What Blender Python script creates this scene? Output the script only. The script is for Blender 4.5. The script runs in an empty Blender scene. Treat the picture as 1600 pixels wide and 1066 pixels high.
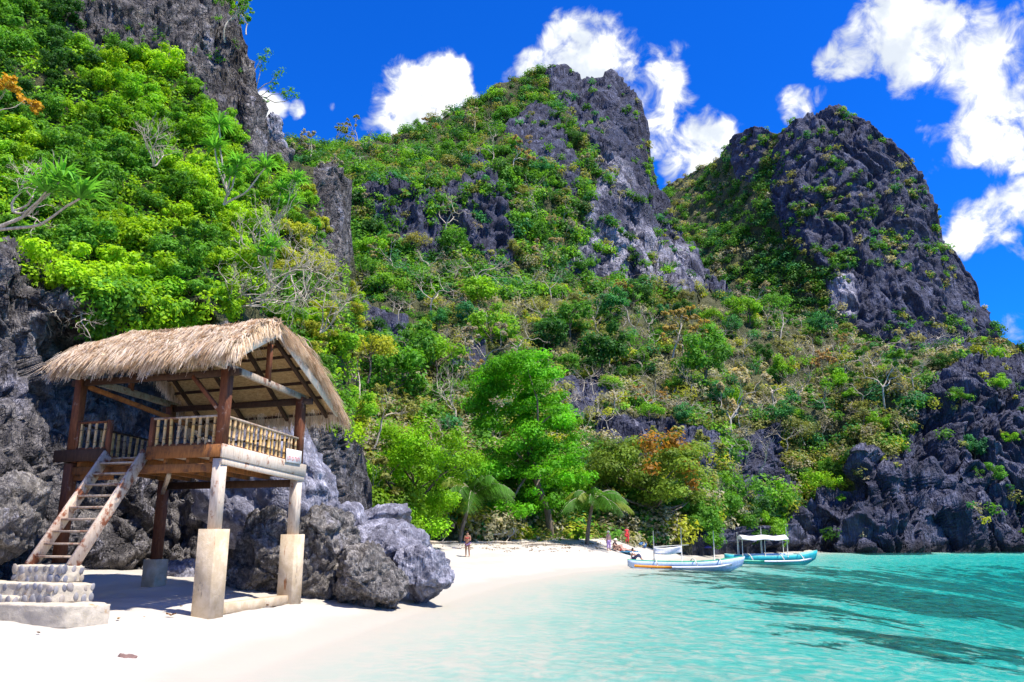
import bpy, bmesh, math, random
import numpy as np
from mathutils import Vector, Matrix

random.seed(7)
RNG = np.random.default_rng(11)
sc = bpy.context.scene
COL = sc.collection
PI = math.pi
rad = math.radians

# ------------------------------------------------------------------ camera
FPX, CXP, CYP = 1250.0, 800.0, 533.0
PITCH = math.atan(302.0 / FPX)
CAMZ = 2.2
cam_d = bpy.data.cameras.new('camera')
cam_d.sensor_width = 36.0
cam_d.lens = 36.0 * FPX / 1600.0
cam_d.clip_start = 0.1
cam_d.clip_end = 6000.0
cam = bpy.data.objects.new('camera', cam_d)
COL.objects.link(cam)
cam.location = (0, 0, CAMZ)
cam.rotation_euler = (PI / 2 + PITCH, 0, 0)
sc.camera = cam

# ------------------------------------------------------------------ light and exposure
SUN_EL, SUN_AZ = rad(63), rad(118)          # azimuth clockwise from +Y
SUN = Vector((math.sin(SUN_AZ) * math.cos(SUN_EL), math.cos(SUN_AZ) * math.cos(SUN_EL), math.sin(SUN_EL)))
sun_d = bpy.data.lights.new('sun', 'SUN')
sun_d.energy = 4.3
sun_d.angle = rad(0.55)
sun_d.color = (1.0, 0.93, 0.82)
sun_o = bpy.data.objects.new('sun', sun_d)
COL.objects.link(sun_o)
sun_o.rotation_euler = (-SUN).to_track_quat('-Z', 'Y').to_euler()
sun_o.location = SUN * 300

vs = sc.view_settings
vs.view_transform = 'Standard'
vs.look = 'None'
vs.exposure = 1.0
vs.gamma = 1.0
vs.use_curve_mapping = False

sc.render.engine = 'CYCLES'
sc.cycles.use_denoising = True
sc.cycles.use_adaptive_sampling = True
sc.cycles.adaptive_threshold = 0.025
sc.cycles.max_bounces = 6
sc.cycles.diffuse_bounces = 3
sc.cycles.glossy_bounces = 2
sc.cycles.transmission_bounces = 3
sc.cycles.transparent_max_bounces = 8
sc.cycles.caustics_reflective = False
sc.cycles.caustics_refractive = False
sc.cycles.sample_clamp_indirect = 6.0


# ------------------------------------------------------------------ picture point -> place in the world
_c, _s = math.cos(PITCH), math.sin(PITCH)


def aty(px, py, Y):
    """point at distance Y (metres along +Y) seen in the direction px,py of the photograph"""
    px = np.asarray(px, float); py = np.asarray(py, float); Y = np.asarray(Y, float)
    u = (px - CXP) / FPX
    v = (CYP - py) / FPX
    t = Y / (_c - v * _s)
    return np.stack(np.broadcast_arrays(u * t, Y, (_s + v * _c) * t + CAMZ), -1)


def atz(px, py, z):
    u = (px - CXP) / FPX
    v = (CYP - py) / FPX
    t = (z - CAMZ) / (_s + v * _c)
    return np.array([u * t, (_c - v * _s) * t, z])


def direction(px, py):
    u = (px - CXP) / FPX
    v = (CYP - py) / FPX
    return Vector((u, _c - v * _s, _s + v * _c)).normalized()


# ------------------------------------------------------------------ node helpers
class NT:
    def __init__(self, tree):
        self.t = tree
        self.n = tree.nodes
        self.l = tree.links

    def node(self, kind, **kw):
        n = self.n.new(kind)
        for k, v in kw.items():
            setattr(n, k, v)
        return n

    def put(self, sock, val):
        if val is None:
            return
        if hasattr(val, 'is_linked') or isinstance(val, bpy.types.NodeSocket):
            self.l.new(val, sock)
        else:
            if isinstance(val, (tuple, list)) and len(val) == 3 and sock.type == 'RGBA':
                val = (*val, 1)
            sock.default_value = val

    def math(self, op, a, b=None, c=None, clamp=False):
        n = self.node('ShaderNodeMath', operation=op, use_clamp=clamp)
        self.put(n.inputs[0], a)
        if b is not None:
            self.put(n.inputs[1], b)
        if c is not None:
            self.put(n.inputs[2], c)
        return n.outputs[0]

    def vmath(self, op, a, b=None, out=0):
        n = self.node('ShaderNodeVectorMath', operation=op)
        self.put(n.inputs[0], a)
        if b is not None:
            self.put(n.inputs[1], b)
        return n.outputs[out]

    def mix(self, f, a, b, blend='MIX'):
        n = self.node('ShaderNodeMix', data_type='RGBA', blend_type=blend)
        self.put(n.inputs[0], f)
        self.put(n.inputs[6], a)
        self.put(n.inputs[7], b)
        return n.outputs[2]

    def smooth(self, x, a, b, lo=0.0, hi=1.0, interp='SMOOTHSTEP'):
        n = self.node('ShaderNodeMapRange', interpolation_type=interp)
        self.put(n.inputs['Value'], x)
        n.inputs['From Min'].default_value = a
        n.inputs['From Max'].default_value = b
        n.inputs['To Min'].default_value = lo
        n.inputs['To Max'].default_value = hi
        return n.outputs[0]

    def noise(self, vec, scale, detail=4, rough=0.55, dist=0.0, out=0):
        n = self.node('ShaderNodeTexNoise')
        self.put(n.inputs['Vector'], vec)
        n.inputs['Scale'].default_value = scale
        n.inputs['Detail'].default_value = detail
        n.inputs['Roughness'].default_value = rough
        n.inputs['Distortion'].default_value = dist
        return n.outputs[out]

    def scale(self, vec, s):
        n = self.node('ShaderNodeVectorMath', operation='MULTIPLY')
        self.put(n.inputs[0], vec)
        n.inputs[1].default_value = s
        return n.outputs[0]

    def ramp(self, f, stops):
        n = self.node('ShaderNodeValToRGB')
        self.put(n.inputs[0], f)
        r = n.color_ramp
        while len(r.elements) < len(stops):
            r.elements.new(0.5)
        for e, (p, c) in zip(r.elements, stops):
            e.position = p
            e.color = (*c, 1) if len(c) == 3 else c
        return n.outputs[0]

    def bump(self, h, strength, dist, normal=None):
        n = self.node('ShaderNodeBump')
        n.inputs['Strength'].default_value = strength
        n.inputs['Distance'].default_value = dist
        self.put(n.inputs['Height'], h)
        if normal is not None:
            self.put(n.inputs['Normal'], normal)
        return n.outputs[0]

    def attr(self, name, out='Color'):
        n = self.node('ShaderNodeAttribute', attribute_name=name)
        return n.outputs[out]

    def pos(self):
        return self.node('ShaderNodeNewGeometry').outputs['Position']

    def objco(self):
        return self.node('ShaderNodeTexCoord').outputs['Object']


def new_mat(name):
    m = bpy.data.materials.new(name)
    m.use_nodes = True
    m.node_tree.nodes.clear()
    t = NT(m.node_tree)
    out = t.node('ShaderNodeOutputMaterial')
    return m, t, out


def principled(t, out, color, rough=0.8, spec=0.3, normal=None):
    p = t.node('ShaderNodeBsdfPrincipled')
    t.put(p.inputs['Base Color'], color)
    t.put(p.inputs['Roughness'], rough)
    t.put(p.inputs['Specular IOR Level'], spec)
    if normal is not None:
        t.put(p.inputs['Normal'], normal)
    t.l.new(p.outputs[0], out.inputs['Surface'])
    return p


# ------------------------------------------------------------------ world: sky with fair-weather cumulus
CLOUDS = [  # direction in the photograph, radius in degrees, weight
    (660, 165, 3.6, 1.0), (690, 115, 2.2, .9), (620, 185, 2.2, .8), (710, 150, 2.2, .7), (585, 195, 1.1, .5),
    (900, 75, 3.0, .9), (950, 95, 3.6, .95), (1010, 130, 3.4, .9), (1040, 110, 1.8, .6), (830, 105, 1.8, .8), (1010, 200, 3.0, .8),
    (1090, 235, 2.6, .9), (1130, 220, 2.0, .8), (1050, 265, 2.0, .8), (900, 130, 3.0, .8),
    (1310, 95, 2.0, .9), (1345, 75, 2.6, 1.0), (1400, 45, 3.2, 1.0), (1385, 15, 2.6, .9), (1450, 75, 3.2, .9), (1510, 105, 3.4, .95), (1570, 95, 3.0, .8),
    (1475, 205, 2.0, .75), (1530, 190, 2.6, .9), (1510, 225, 2.0, .8), (1575, 245, 2.2, .7), (1590, 150, 2.4, .8),
    (1525, 350, 2.0, .95), (1570, 335, 2.4, .95), (1500, 380, 1.3, .7), (1590, 390, 1.1, .6),
    (1245, 158, 1.4, .8), (1285, 148, .8, .6), (1442, 262, 1.1, .6), (1590, 518, 1.4, .7),
    (415, 165, 1.7, .9), (462, 174, 1.0, .85), (530, 160, .6, .5), (600, 118, .8, .35),
    (1700, 300, 4.0, .9), (1720, 60, 4.5, .9), (300, -200, 5.0, .8), (900, -260, 5.0, .7), (1350, -300, 5, .8), (-200, 300, 5, .7)]

world = bpy.data.worlds.new('World')
sc.world = world
world.use_nodes = True
world.cycles.sampling_method = 'MANUAL'
world.cycles.sample_map_resolution = 512
wt = NT(world.node_tree)
wt.n.clear()
w_out = wt.node('ShaderNodeOutputWorld')
bg = wt.node('ShaderNodeBackground')
SKYS = 0.085
bg.inputs['Strength'].default_value = SKYS
sky = wt.node('ShaderNodeTexSky', sky_type='NISHITA')
sky.sun_disc = False
sky.sun_elevation = SUN_EL
sky.sun_rotation = SUN_AZ
sky.altitude = 0
sky.air_density = 1.0
sky.dust_density = 0.2
sky.ozone_density = 3.0
hs = wt.node('ShaderNodeHueSaturation')
hs.inputs['Saturation'].default_value = 1.22
hs.inputs['Value'].default_value = 1.0
wt.l.new(sky.outputs[0], hs.inputs['Color'])
skyc = wt.mix(1.0, hs.outputs[0], (0.06, 0.60, 1.46), 'MULTIPLY')
gen = wt.node('ShaderNodeTexCoord').outputs['Generated']
dirn = wt.vmath('NORMALIZE', gen)
warp = wt.noise(dirn, 14.0, 3, 0.6, out=1)
wv = wt.vmath('SUBTRACT', warp, (0.5, 0.5, 0.5))
wv = wt.scale(wv, (0.05, 0.05, 0.05))
dw = wt.vmath('NORMALIZE', wt.vmath('ADD', dirn, wv))
total = None
for (px, py, r, wgt) in CLOUDS:
    d = direction(px, py)
    dt = wt.vmath('DOT_PRODUCT', dw, tuple(d), out=1)
    f = wt.smooth(dt, math.cos(rad(r * 1.25)), math.cos(rad(r * 0.05)), 0.0, wgt)
    total = f if total is None else wt.math('MAXIMUM', total, f)
# the rest of the sky: scattered cumulus from noise alone, away from the part described above
fwd = direction(900, 350)
away = wt.smooth(wt.vmath('DOT_PRODUCT', dirn, tuple(fwd), out=1), 0.80, 0.60)
gn = wt.smooth(wt.noise(dirn, 4.2, 3, 0.5), 0.47, 0.64)
total = wt.math('MAXIMUM', total, wt.math('MULTIPLY', gn, away))
n1c = wt.noise(dirn, 11.0, 2, 0.5)
fine = wt.noise(dirn, 30.0, 7, 0.60, 0.4)
field = wt.math('ADD', total, wt.math('MULTIPLY', wt.math('SUBTRACT', n1c, 0.5), 1.5))
field = wt.math('ADD', field, wt.math('MULTIPLY', wt.math('SUBTRACT', fine, 0.5), 1.5))
mask = wt.smooth(field, 0.40, 0.92)
mask = wt.math('MULTIPLY', mask, wt.smooth(total, 0.03, 0.30))
shade = wt.smooth(wt.noise(wt.vmath('ADD', dirn, (0.012, -0.004, 0.02)), 14.0, 5, 0.55), 0.36, 0.60)
edge = wt.smooth(field, 0.5, 1.0)
cl_c = wt.mix(shade, (0.50, 0.55, 0.62), (1.0, 1.0, 1.0))
cl_c = wt.mix(edge, (0.42, 0.46, 0.52), cl_c)
cl_c = wt.mix(1.0, cl_c, (9.5, 9.4, 9.3), 'MULTIPLY')
final = wt.mix(mask, skyc, cl_c)
wt.l.new(final, bg.inputs['Color'])
wt.l.new(bg.outputs[0], w_out.inputs['Surface'])


# ------------------------------------------------------------------ noise
_prng = np.random.default_rng(5)
_perm = _prng.permutation(256).astype(np.int64)
_perm = np.concatenate([_perm, _perm])
_grad = _prng.normal(size=(256, 3))
_grad /= np.linalg.norm(_grad, axis=1, keepdims=True)
_jit = _prng.random((256, 3))
_rnd = _prng.random(256)


def _hash(i, j, k):
    return _perm[(_perm[(_perm[i & 255] + j) & 255] + k) & 255]


def perlin(P):
    P = np.asarray(P, float)
    I = np.floor(P).astype(np.int64)
    f = P - I
    w = f * f * f * (f * (f * 6 - 15) + 10)
    r = 0
    for a in (0, 1):
        for b in (0, 1):
            for c in (0, 1):
                g = _grad[_hash(I[:, 0] + a, I[:, 1] + b, I[:, 2] + c)]
                d = (g * (f - np.array([a, b, c]))).sum(1)
                ww = (w[:, 0] if a else 1 - w[:, 0]) * (w[:, 1] if b else 1 - w[:, 1]) * (w[:, 2] if c else 1 - w[:, 2])
                r = r + d * ww
    return r * 1.5


def fbm(P, o=4, g=0.5):
    P = np.asarray(P, float)
    r = 0; a = 1.0
    for k in range(o):
        r = r + a * perlin(P * (2.03 ** k) + 17.3 * k)
        a *= g
    return r


def ridged(P, o=4, g=0.5):
    P = np.asarray(P, float)
    r = 0; a = 1.0
    for k in range(o):
        r = r + a * (1 - 2.2 * np.abs(perlin(P * (2.03 ** k) + 9.1 * k)))
        a *= g
    return r


def worley(P):
    """a tilted plane per cell, distance to the cell edge and a random value per cell"""
    P = np.asarray(P, float)
    I = np.floor(P).astype(np.int64)
    f1 = np.full(len(P), 9.0); f2 = np.full(len(P), 9.0); rr = np.zeros(len(P)); tilt = np.zeros(len(P))
    for a in (-1, 0, 1):
        for b in (-1, 0, 1):
            for c in (-1, 0, 1):
                J = I + np.array([a, b, c])
                h = _hash(J[:, 0], J[:, 1], J[:, 2])
                off = P - J - _jit[h]
                d = np.linalg.norm(off, axis=1)
                nearer = d < f1
                f2 = np.where(nearer, f1, np.minimum(f2, d))
                rr = np.where(nearer, _rnd[h], rr)
                tilt = np.where(nearer, (off * _grad[(h * 7 + 3) & 255]).sum(1), tilt)
                f1 = np.where(nearer, d, f1)
    return tilt, f2 - f1, rr


def sstep(x, a, b):
    t = np.clip((x - a) / (b - a), 0, 1)
    return t * t * (3 - 2 * t)


def in_poly(px, py, poly):
    px = np.asarray(px, float); py = np.asarray(py, float)
    ins = np.zeros(px.shape, bool)
    n = len(poly)
    for i in range(n):
        x0, y0 = poly[i]; x1, y1 = poly[(i + 1) % n]
        cond = ((y0 > py) != (y1 > py)) & (px < (x1 - x0) * (py - y0) / ((y1 - y0) + 1e-9) + x0)
        ins ^= cond
    return ins


# ------------------------------------------------------------------ mesh helpers
def mesh_np(name, V, F, smooth=False, attrs=None):
    """V (n,3), F (m,3|4) index array or a list of such arrays"""
    me = bpy.data.meshes.new(name)
    V = np.asarray(V, np.float32)
    Fs = [np.asarray(f, np.int32) for f in (F if isinstance(F, list) else [F]) if len(f)]
    me.vertices.add(len(V))
    me.vertices.foreach_set('co', V.ravel())
    nl = sum(f.size for f in Fs)
    npoly = sum(len(f) for f in Fs)
    me.loops.add(nl)
    me.loops.foreach_set('vertex_index', np.concatenate([f.ravel() for f in Fs]))
    me.polygons.add(npoly)
    starts = []; s0 = 0
    for f in Fs:
        starts.append(s0 + np.arange(len(f)) * f.shape[1]); s0 += f.size
    me.polygons.foreach_set('loop_start', np.concatenate(starts).astype(np.int32))
    if smooth:
        me.polygons.foreach_set('use_smooth', np.ones(npoly, bool))
    me.update(calc_edges=True)
    for k, a in (attrs or {}).items():
        a = np.asarray(a, np.float32)
        if a.ndim == 1:
            at = me.attributes.new(k, 'FLOAT', 'POINT'); at.data.foreach_set('value', a)
        else:
            at = me.attributes.new(k, 'FLOAT_COLOR', 'POINT')
            at.data.foreach_set('color', np.concatenate([a, np.ones((len(a), 1), np.float32)], 1).ravel())
    return me


def link(name, me, mat=None, parent=None, loc=None):
    o = bpy.data.objects.new(name, me)
    COL.objects.link(o)
    if mat is not None and me is not None and not me.materials:
        me.materials.append(mat)
    if parent is not None:
        o.parent = parent
    if loc is not None:
        o.location = loc
    return o


def tag(o, label=None, cat=None, group=None, kind=None):
    if label: o['label'] = label
    if cat: o['category'] = cat
    if group: o['group'] = group
    if kind: o['kind'] = kind
    return o


def empty(name, loc=(0, 0, 0), rz=0.0):
    o = bpy.data.objects.new(name, None)
    COL.objects.link(o)
    o.location = loc
    o.rotation_euler = (0, 0, rz)
    o.empty_display_size = 0.2
    return o


def grid_faces(nx, ny):
    i = np.arange(nx - 1)[:, None]; j = np.arange(ny - 1)[None, :]
    a = i * ny + j
    return np.stack([a, a + ny, a + ny + 1, a + 1], -1).reshape(-1, 4)


class MB:
    """collects boxes, tubes and lofts; build() makes ONE mesh object"""
    def __init__(self):
        self.V = []; self.Q = []; self.T = []; self.n = 0

    def add(self, V, Q=(), T=()):
        self.V.append(np.asarray(V, float).reshape(-1, 3))
        if len(Q): self.Q.append(np.asarray(Q) + self.n)
        if len(T): self.T.append(np.asarray(T) + self.n)
        self.n += len(self.V[-1])
        return self

    def beam(self, a, b, w, h, up=(0, 0, 1), bev=0.008, jit=0.0):
        """a box from a to b, w wide, h high, with bevelled long edges"""
        a = np.array(a, float); b = np.array(b, float)
        d = b - a; L = np.linalg.norm(d); d /= L
        up = np.array(up, float); up = up - d * up.dot(d)
        if np.linalg.norm(up) < 1e-5:
            up = np.array([0, 1.0, 0]) - d * d[1]
        up /= np.linalg.norm(up); sd = np.cross(d, up)
        bev = min(bev, w * .3, h * .3)
        prof = [(w / 2 - bev, -h / 2), (w / 2, -h / 2 + bev), (w / 2, h / 2 - bev), (w / 2 - bev, h / 2),
                (-w / 2 + bev, h / 2), (-w / 2, h / 2 - bev), (-w / 2, -h / 2 + bev), (-w / 2 + bev, -h / 2)]
        V = [];
        for c in (a, b):
            for x, y in prof:
                V.append(c + sd * x + up * y)
        V = np.array(V)
        Q = [(i, (i + 1) % 8, 8 + (i + 1) % 8, 8 + i) for i in range(8)]
        Q += [(0, 7, 4, 3), (3, 2, 1, 0), (7, 6, 5, 4)]
        Q += [(8, 11, 12, 15), (8, 9, 10, 11), (12, 13, 14, 15)]
        return self.add(V, Q)

    def box(self, lo, hi, bev=0.01):
        lo = np.array(lo, float); hi = np.array(hi, float)
        c = (lo + hi) / 2
        return self.beam((lo[0], c[1], c[2]), (hi[0], c[1], c[2]), hi[1] - lo[1], hi[2] - lo[2], bev=bev)

    def tube(self, pts, radii, sides=6, cap=True):
        P = np.asarray(pts, float); n = len(P)
        radii = np.broadcast_to(np.asarray(radii, float), (n,))
        T = np.gradient(P, axis=0)
        T /= np.linalg.norm(T, axis=1, keepdims=True) + 1e-9
        ref = np.array([0.31, 0.2, 0.93]) if abs(T[:, 2]).mean() < 0.8 else np.array([0.9, 0.35, 0.1])
        A = np.cross(T, ref); A /= np.linalg.norm(A, axis=1, keepdims=True) + 1e-9
        B = np.cross(T, A)
        an = np.arange(sides) * 2 * PI / sides
        V = P[:, None] + radii[:, None, None] * (A[:, None] * np.cos(an)[None, :, None] + B[:, None] * np.sin(an)[None, :, None])
        i = np.arange(n - 1)[:, None] * sides; j = np.arange(sides)[None, :]; j2 = (j + 1) % sides
        Q = np.stack([i + j, i + j2, i + sides + j2, i + sides + j], -1).reshape(-1, 4)
        T3 = []
        if cap:
            T3 = [(0, k, k + 1) for k in range(1, sides - 1)] + [((n - 1) * sides, (n - 1) * sides + k + 1, (n - 1) * sides + k) for k in range(1, sides - 1)]
        return self.add(V.reshape(-1, 3), Q, T3)

    def mesh(self, name, smooth=False):
        F = []
        if self.Q: F.append(np.concatenate(self.Q))
        if self.T: F.append(np.concatenate(self.T))
        return mesh_np(name, np.concatenate(self.V), F, smooth)

    def build(self, name, mat, parent=None, smooth=False):
        return link(name, self.mesh(name, smooth), mat, parent)


# ------------------------------------------------------------------ materials
def rock_material(name, k, base, light, stain, wht=0.5, bump=1.0, p0=0.56):
    """k: features per metre scale; fluted grey limestone"""
    m, t, out = new_mat(name)
    p = t.pos()
    n1 = t.noise(p, 0.5 * k, 4, 0.6)
    n2 = t.noise(p, 3.0 * k, 5, 0.65)
    stretched = t.scale(p, (1.0, 1.0, 0.14))
    st = t.noise(stretched, 1.6 * k, 6, 0.62)
    col = t.mix(t.smooth(n1, 0.3, 0.7), base, light)
    col = t.mix(t.smooth(n2, 0.36, 0.66), stain, col)
    col = t.mix(t.smooth(st, 0.50, 0.68, 0, 0.75), col, stain)
    st2 = t.noise(t.scale(p, (1.0, 1.0, 0.11)), 1.1 * k, 4, 0.66)
    patch = t.math('MULTIPLY', t.smooth(st2, p0, p0 + 0.12), t.smooth(n2, 0.36, 0.56))
    patch = t.math('MULTIPLY', patch, wht)
    pale = t.math('MULTIPLY', t.attr('pale', 'Fac'), t.smooth(st2, 0.40, 0.54))
    col = t.mix(t.math('MAXIMUM', patch, pale), col, (0.36, 0.35, 0.42))
    warm = t.smooth(t.noise(p, 0.8 * k, 4, 0.6), 0.62, 0.74, 0, 0.35)
    col = t.mix(warm, col, (0.22, 0.17, 0.12))
    vo = t.node('ShaderNodeTexVoronoi', feature='DISTANCE_TO_EDGE')
    wp = t.vmath('ADD', t.scale(p, (1, 1, .55)), t.scale(t.noise(p, 1.5 * k, 4, .6, out=1), (0.9 / k, 0.9 / k, 0.9 / k)))
    t.put(vo.inputs['Vector'], wp)
    vo.inputs['Scale'].default_value = 1.1 * k
    crack = t.smooth(vo.outputs['Distance'], 0.0, 0.06)
    col = t.mix(crack, t.mix(0.6, col, stain), col)
    h = t.math('ADD', t.math('MULTIPLY', t.noise(p, 4.0 * k, 5, 0.7), 0.5), t.math('MULTIPLY', crack, 0.22))
    h = t.math('ADD', h, t.math('MULTIPLY', st, 0.6))
    fl = t.noise(t.scale(p, (1.0, 1.0, 0.07)), 7.0 * k, 4, 0.6)
    h = t.math('ADD', h, t.math('MULTIPLY', t.math('ABSOLUTE', t.math('SUBTRACT', fl, 0.5)), 1.6))
    col = t.mix(t.smooth(t.math('ABSOLUTE', t.math('SUBTRACT', fl, 0.5)), 0.0, 0.09, 0.55, 0), col, stain)
    nrm = t.bump(h, 0.85 * bump, 0.5 / k)
    principled(t, out, col, 0.88, 0.2, nrm)
    return m


def terrain_material(name, k, base, light, stain, wht, soil, soil2, bump=1.0, p0=0.56, dark_foot=False):
    """limestone where the attribute 'rock' is 1, leaf litter and low scrub ground where it is 0"""
    m = rock_material(name, k, base, light, stain, wht, bump, p0)
    t = NT(m.node_tree)
    pr = [n for n in t.n if n.type == 'BSDF_PRINCIPLED'][0]
    colsock = pr.inputs['Base Color'].links[0].from_socket
    p = t.pos()
    g = t.mix(t.smooth(t.noise(p, 1.2 * k, 8, 0.65), 0.35, 0.65), soil, soil2)
    f = t.math('ADD', t.attr('rock', 'Fac'), t.math('MULTIPLY', t.math('SUBTRACT', t.noise(p, 1.5 * k, 6, 0.65), 0.5), 0.9))
    colr = t.mix(t.smooth(f, 0.38, 0.55), g, colsock)
    sx = t.node('ShaderNodeSeparateXYZ'); t.put(sx.inputs[0], p)
    shore_dark = t.smooth(t.math('ADD', sx.outputs[2], t.math('MULTIPLY', t.noise(p, .5, 4, .6), 1.6)), 1.2, 2.8, .85, 0)
    if dark_foot:
        colr = t.mix(shore_dark, colr, (0.018, 0.018, 0.022))  # rock coloured darker towards the waterline
    t.put(pr.inputs['Base Color'], colr)
    return m


M = {}
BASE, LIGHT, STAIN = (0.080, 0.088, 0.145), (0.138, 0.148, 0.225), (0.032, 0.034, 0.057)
SOIL, SOIL2 = (0.045, 0.055, 0.020), (0.105, 0.105, 0.05)
M['cliff'] = terrain_material('limestone_near', 0.55, (0.195, 0.18, 0.185), (0.37, 0.342, 0.33), (0.055, 0.051, 0.055), 0.8, SOIL, SOIL2)
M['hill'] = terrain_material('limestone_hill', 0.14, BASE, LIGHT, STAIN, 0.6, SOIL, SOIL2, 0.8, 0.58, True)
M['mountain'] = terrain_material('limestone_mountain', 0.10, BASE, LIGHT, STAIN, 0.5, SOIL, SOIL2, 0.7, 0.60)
M['boulder'] = rock_material('boulder_grey', 1.0, (0.31, 0.308, 0.375), (0.46, 0.455, 0.54), (0.11, 0.108, 0.138), 0.35, 0.55)
M['craggy'] = rock_material('boulder_craggy', 1.8, (0.29, 0.265, 0.245), (0.46, 0.425, 0.395), (0.085, 0.077, 0.074), 0.7, 0.8)


def foliage_material(name):
    m, t, out = new_mat(name)
    oi = t.node('ShaderNodeObjectInfo')
    lc = t.attr('lc')
    col = t.mix(1.0, lc, oi.outputs['Color'], 'MULTIPLY')
    p = t.node('ShaderNodeBsdfPrincipled')
    t.put(p.inputs['Base Color'], col)
    p.inputs['Roughness'].default_value = 0.55
    p.inputs['Specular IOR Level'].default_value = 0.18
    tr = t.node('ShaderNodeBsdfTranslucent')
    t.put(tr.inputs['Color'], t.mix(1.0, col, (1.25, 1.2, 0.6), 'MULTIPLY'))
    mx = t.node('ShaderNodeMixShader')
    mx.inputs[0].default_value = 0.42
    t.l.new(p.outputs[0], mx.inputs[1]); t.l.new(tr.outputs[0], mx.inputs[2])
    t.l.new(mx.outputs[0], out.inputs['Surface'])
    return m


M['leaf'] = foliage_material('foliage')


def bark_material(name, a, b):
    m, t, out = new_mat(name)
    p = t.objco()
    n = t.noise(t.scale(p, (3, 3, .8)), 3.0, 6, .65)
    principled(t, out, t.mix(t.smooth(n, .35, .65), a, b), .9, .15, t.bump(n, .6, .05))
    return m


M['bark'] = bark_material('bark_brown', (0.10, 0.075, 0.055), (0.22, 0.18, 0.14))
M['bark_pale'] = bark_material('bark_pale', (0.34, 0.28, 0.21), (0.56, 0.49, 0.39))

# ------------------------------------------------------------------ beach, seabed and water
_sh = [(-1500, -400), (60, -60), (6, -14), (1.0, -4), (-1.6, 2), (-3.3, 8)]
for px, py in ((350, 1066), (470, 1020), (585, 980), (720, 934), (800, 912), (900, 895), (985, 887)):
    q = atz(px, py, 0.0); _sh.append((q[0], q[1]))
_sh += [(13, 66), (20, 80), (27, 95), (38, 106), (60, 112), (100, 118), (300, 140), (1500, 300)]
SHORE = np.array(_sh)[1:]


def shore_dist(X, Y):
    """signed distance to the waterline, positive on land"""
    best = np.full(X.shape, 1e9)
    for (x0, y0), (x1, y1) in zip(SHORE[:-1], SHORE[1:]):
        dx, dy = x1 - x0, y1 - y0
        t = np.clip(((X - x0) * dx + (Y - y0) * dy) / (dx * dx + dy * dy), 0, 1)
        best = np.minimum(best, np.hypot(X - x0 - t * dx, Y - y0 - t * dy))
    poly = [tuple(p) for p in SHORE] + [(1500, 3000), (-3000, 3000), (-3000, -300), (60, -300)]
    return np.where(in_poly(X, Y, poly), best, -best)


def ground_z(X, Y):
    X = np.asarray(X, float); Y = np.asarray(Y, float)
    d = shore_dist(X, Y)
    land = 0.60 * (1 - np.exp(-np.maximum(d, 0) / 3.2)) + 0.062 * np.clip(d - 9, 0, 40)
    near = np.exp(-((X + 12) ** 2 + (Y - 26) ** 2) / 22.0)
    land = land + 0.35 * near + 0.07 * np.clip(Y - 52, 0, 21) * sstep(d, 1.5, 7)
    w = np.maximum(-d, 0)
    sea = -(0.014 * w + 0.0034 * np.minimum(w, 40) ** 2)
    sea = np.maximum(sea, -4.2)
    z = np.where(d > 0, land, sea)
    P = np.stack([X.ravel() * .22, Y.ravel() * .22, np.zeros(X.size)], 1)
    und = fbm(P, 3).reshape(X.shape) * 0.07
    P2 = np.stack([X.ravel() * 1.6, Y.ravel() * 1.6, np.ones(X.size)], 1)
    foot = fbm(P2, 3, .6).reshape(X.shape) * 0.035
    return z + und * sstep(np.abs(d), 0, 6) + foot * sstep(d, 0.8, 3.5)


def axis(segs):
    out = [np.arange(a, b, st) for a, b, st in segs]
    return np.unique(np.concatenate(out + [np.array([segs[-1][1]])]))


gx = axis([(-3000, -200, 400), (-200, -40, 16), (-40, -16, 1.2), (-16, 6, .16), (6, 40, .6), (40, 120, 2.5), (120, 400, 28), (400, 3000, 400)])
gy = axis([(-600, -20, 60), (-20, 8, 2), (8, 26, .16), (26, 70, .5), (70, 130, 1.5), (130, 400, 30), (400, 3000, 400)])
GX, GY = np.meshgrid(gx, gy, indexing='ij')
GZ = ground_z(GX, GY)
# dark coral and weed patches on the seabed, metres east and north of the camera, half-sizes
REEF = [(22, 46, 15, 10, 1.15), (40, 44, 18, 14, 1.0), (30, 62, 14, 10, .9), (60, 70, 30, 25, 1.0), (12, 33, 5, 4, .75), (13, 24, 7, 5, .8), (17, 20, 7, 4, .9), (14, 54, 6, 5, .7)]
RF = np.zeros(GX.shape)
for rx0, ry0, ra, rb, wg in REEF:
    RF = np.maximum(RF, wg * sstep(1.25 - np.sqrt(((GX - rx0) / ra) ** 2 + ((GY - ry0) / rb) ** 2), 0, .9))
m, t, out = new_mat('sand')
p = t.pos()
z = t.node('ShaderNodeSeparateXYZ'); t.put(z.inputs[0], p)
n = t.noise(p, 0.35, 5, .6)
gr = t.noise(p, 60.0, 3, .6)
col = t.mix(t.smooth(n, .35, .65), (0.42, 0.388, 0.34), (0.49, 0.458, 0.41))
col = t.mix(t.smooth(gr, .3, .7, 0, .18), col, (0.55, .5, .43))
zz = t.math('ADD', z.outputs[2], t.math('MULTIPLY', t.math('SUBTRACT', t.noise(p, .5, 4, .6), .5), .16))
wet = t.smooth(zz, 0.10, 0.27, 1, 0)
col = t.mix(wet, col, (0.40, 0.37, 0.31))
speck = t.smooth(t.noise(p, 9.0, 2, .5), .72, .76, 0, .6)
col = t.mix(t.math('MULTIPLY', speck, t.smooth(z.outputs[2], .35, .6)), col, (.42, .36, .28))
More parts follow.
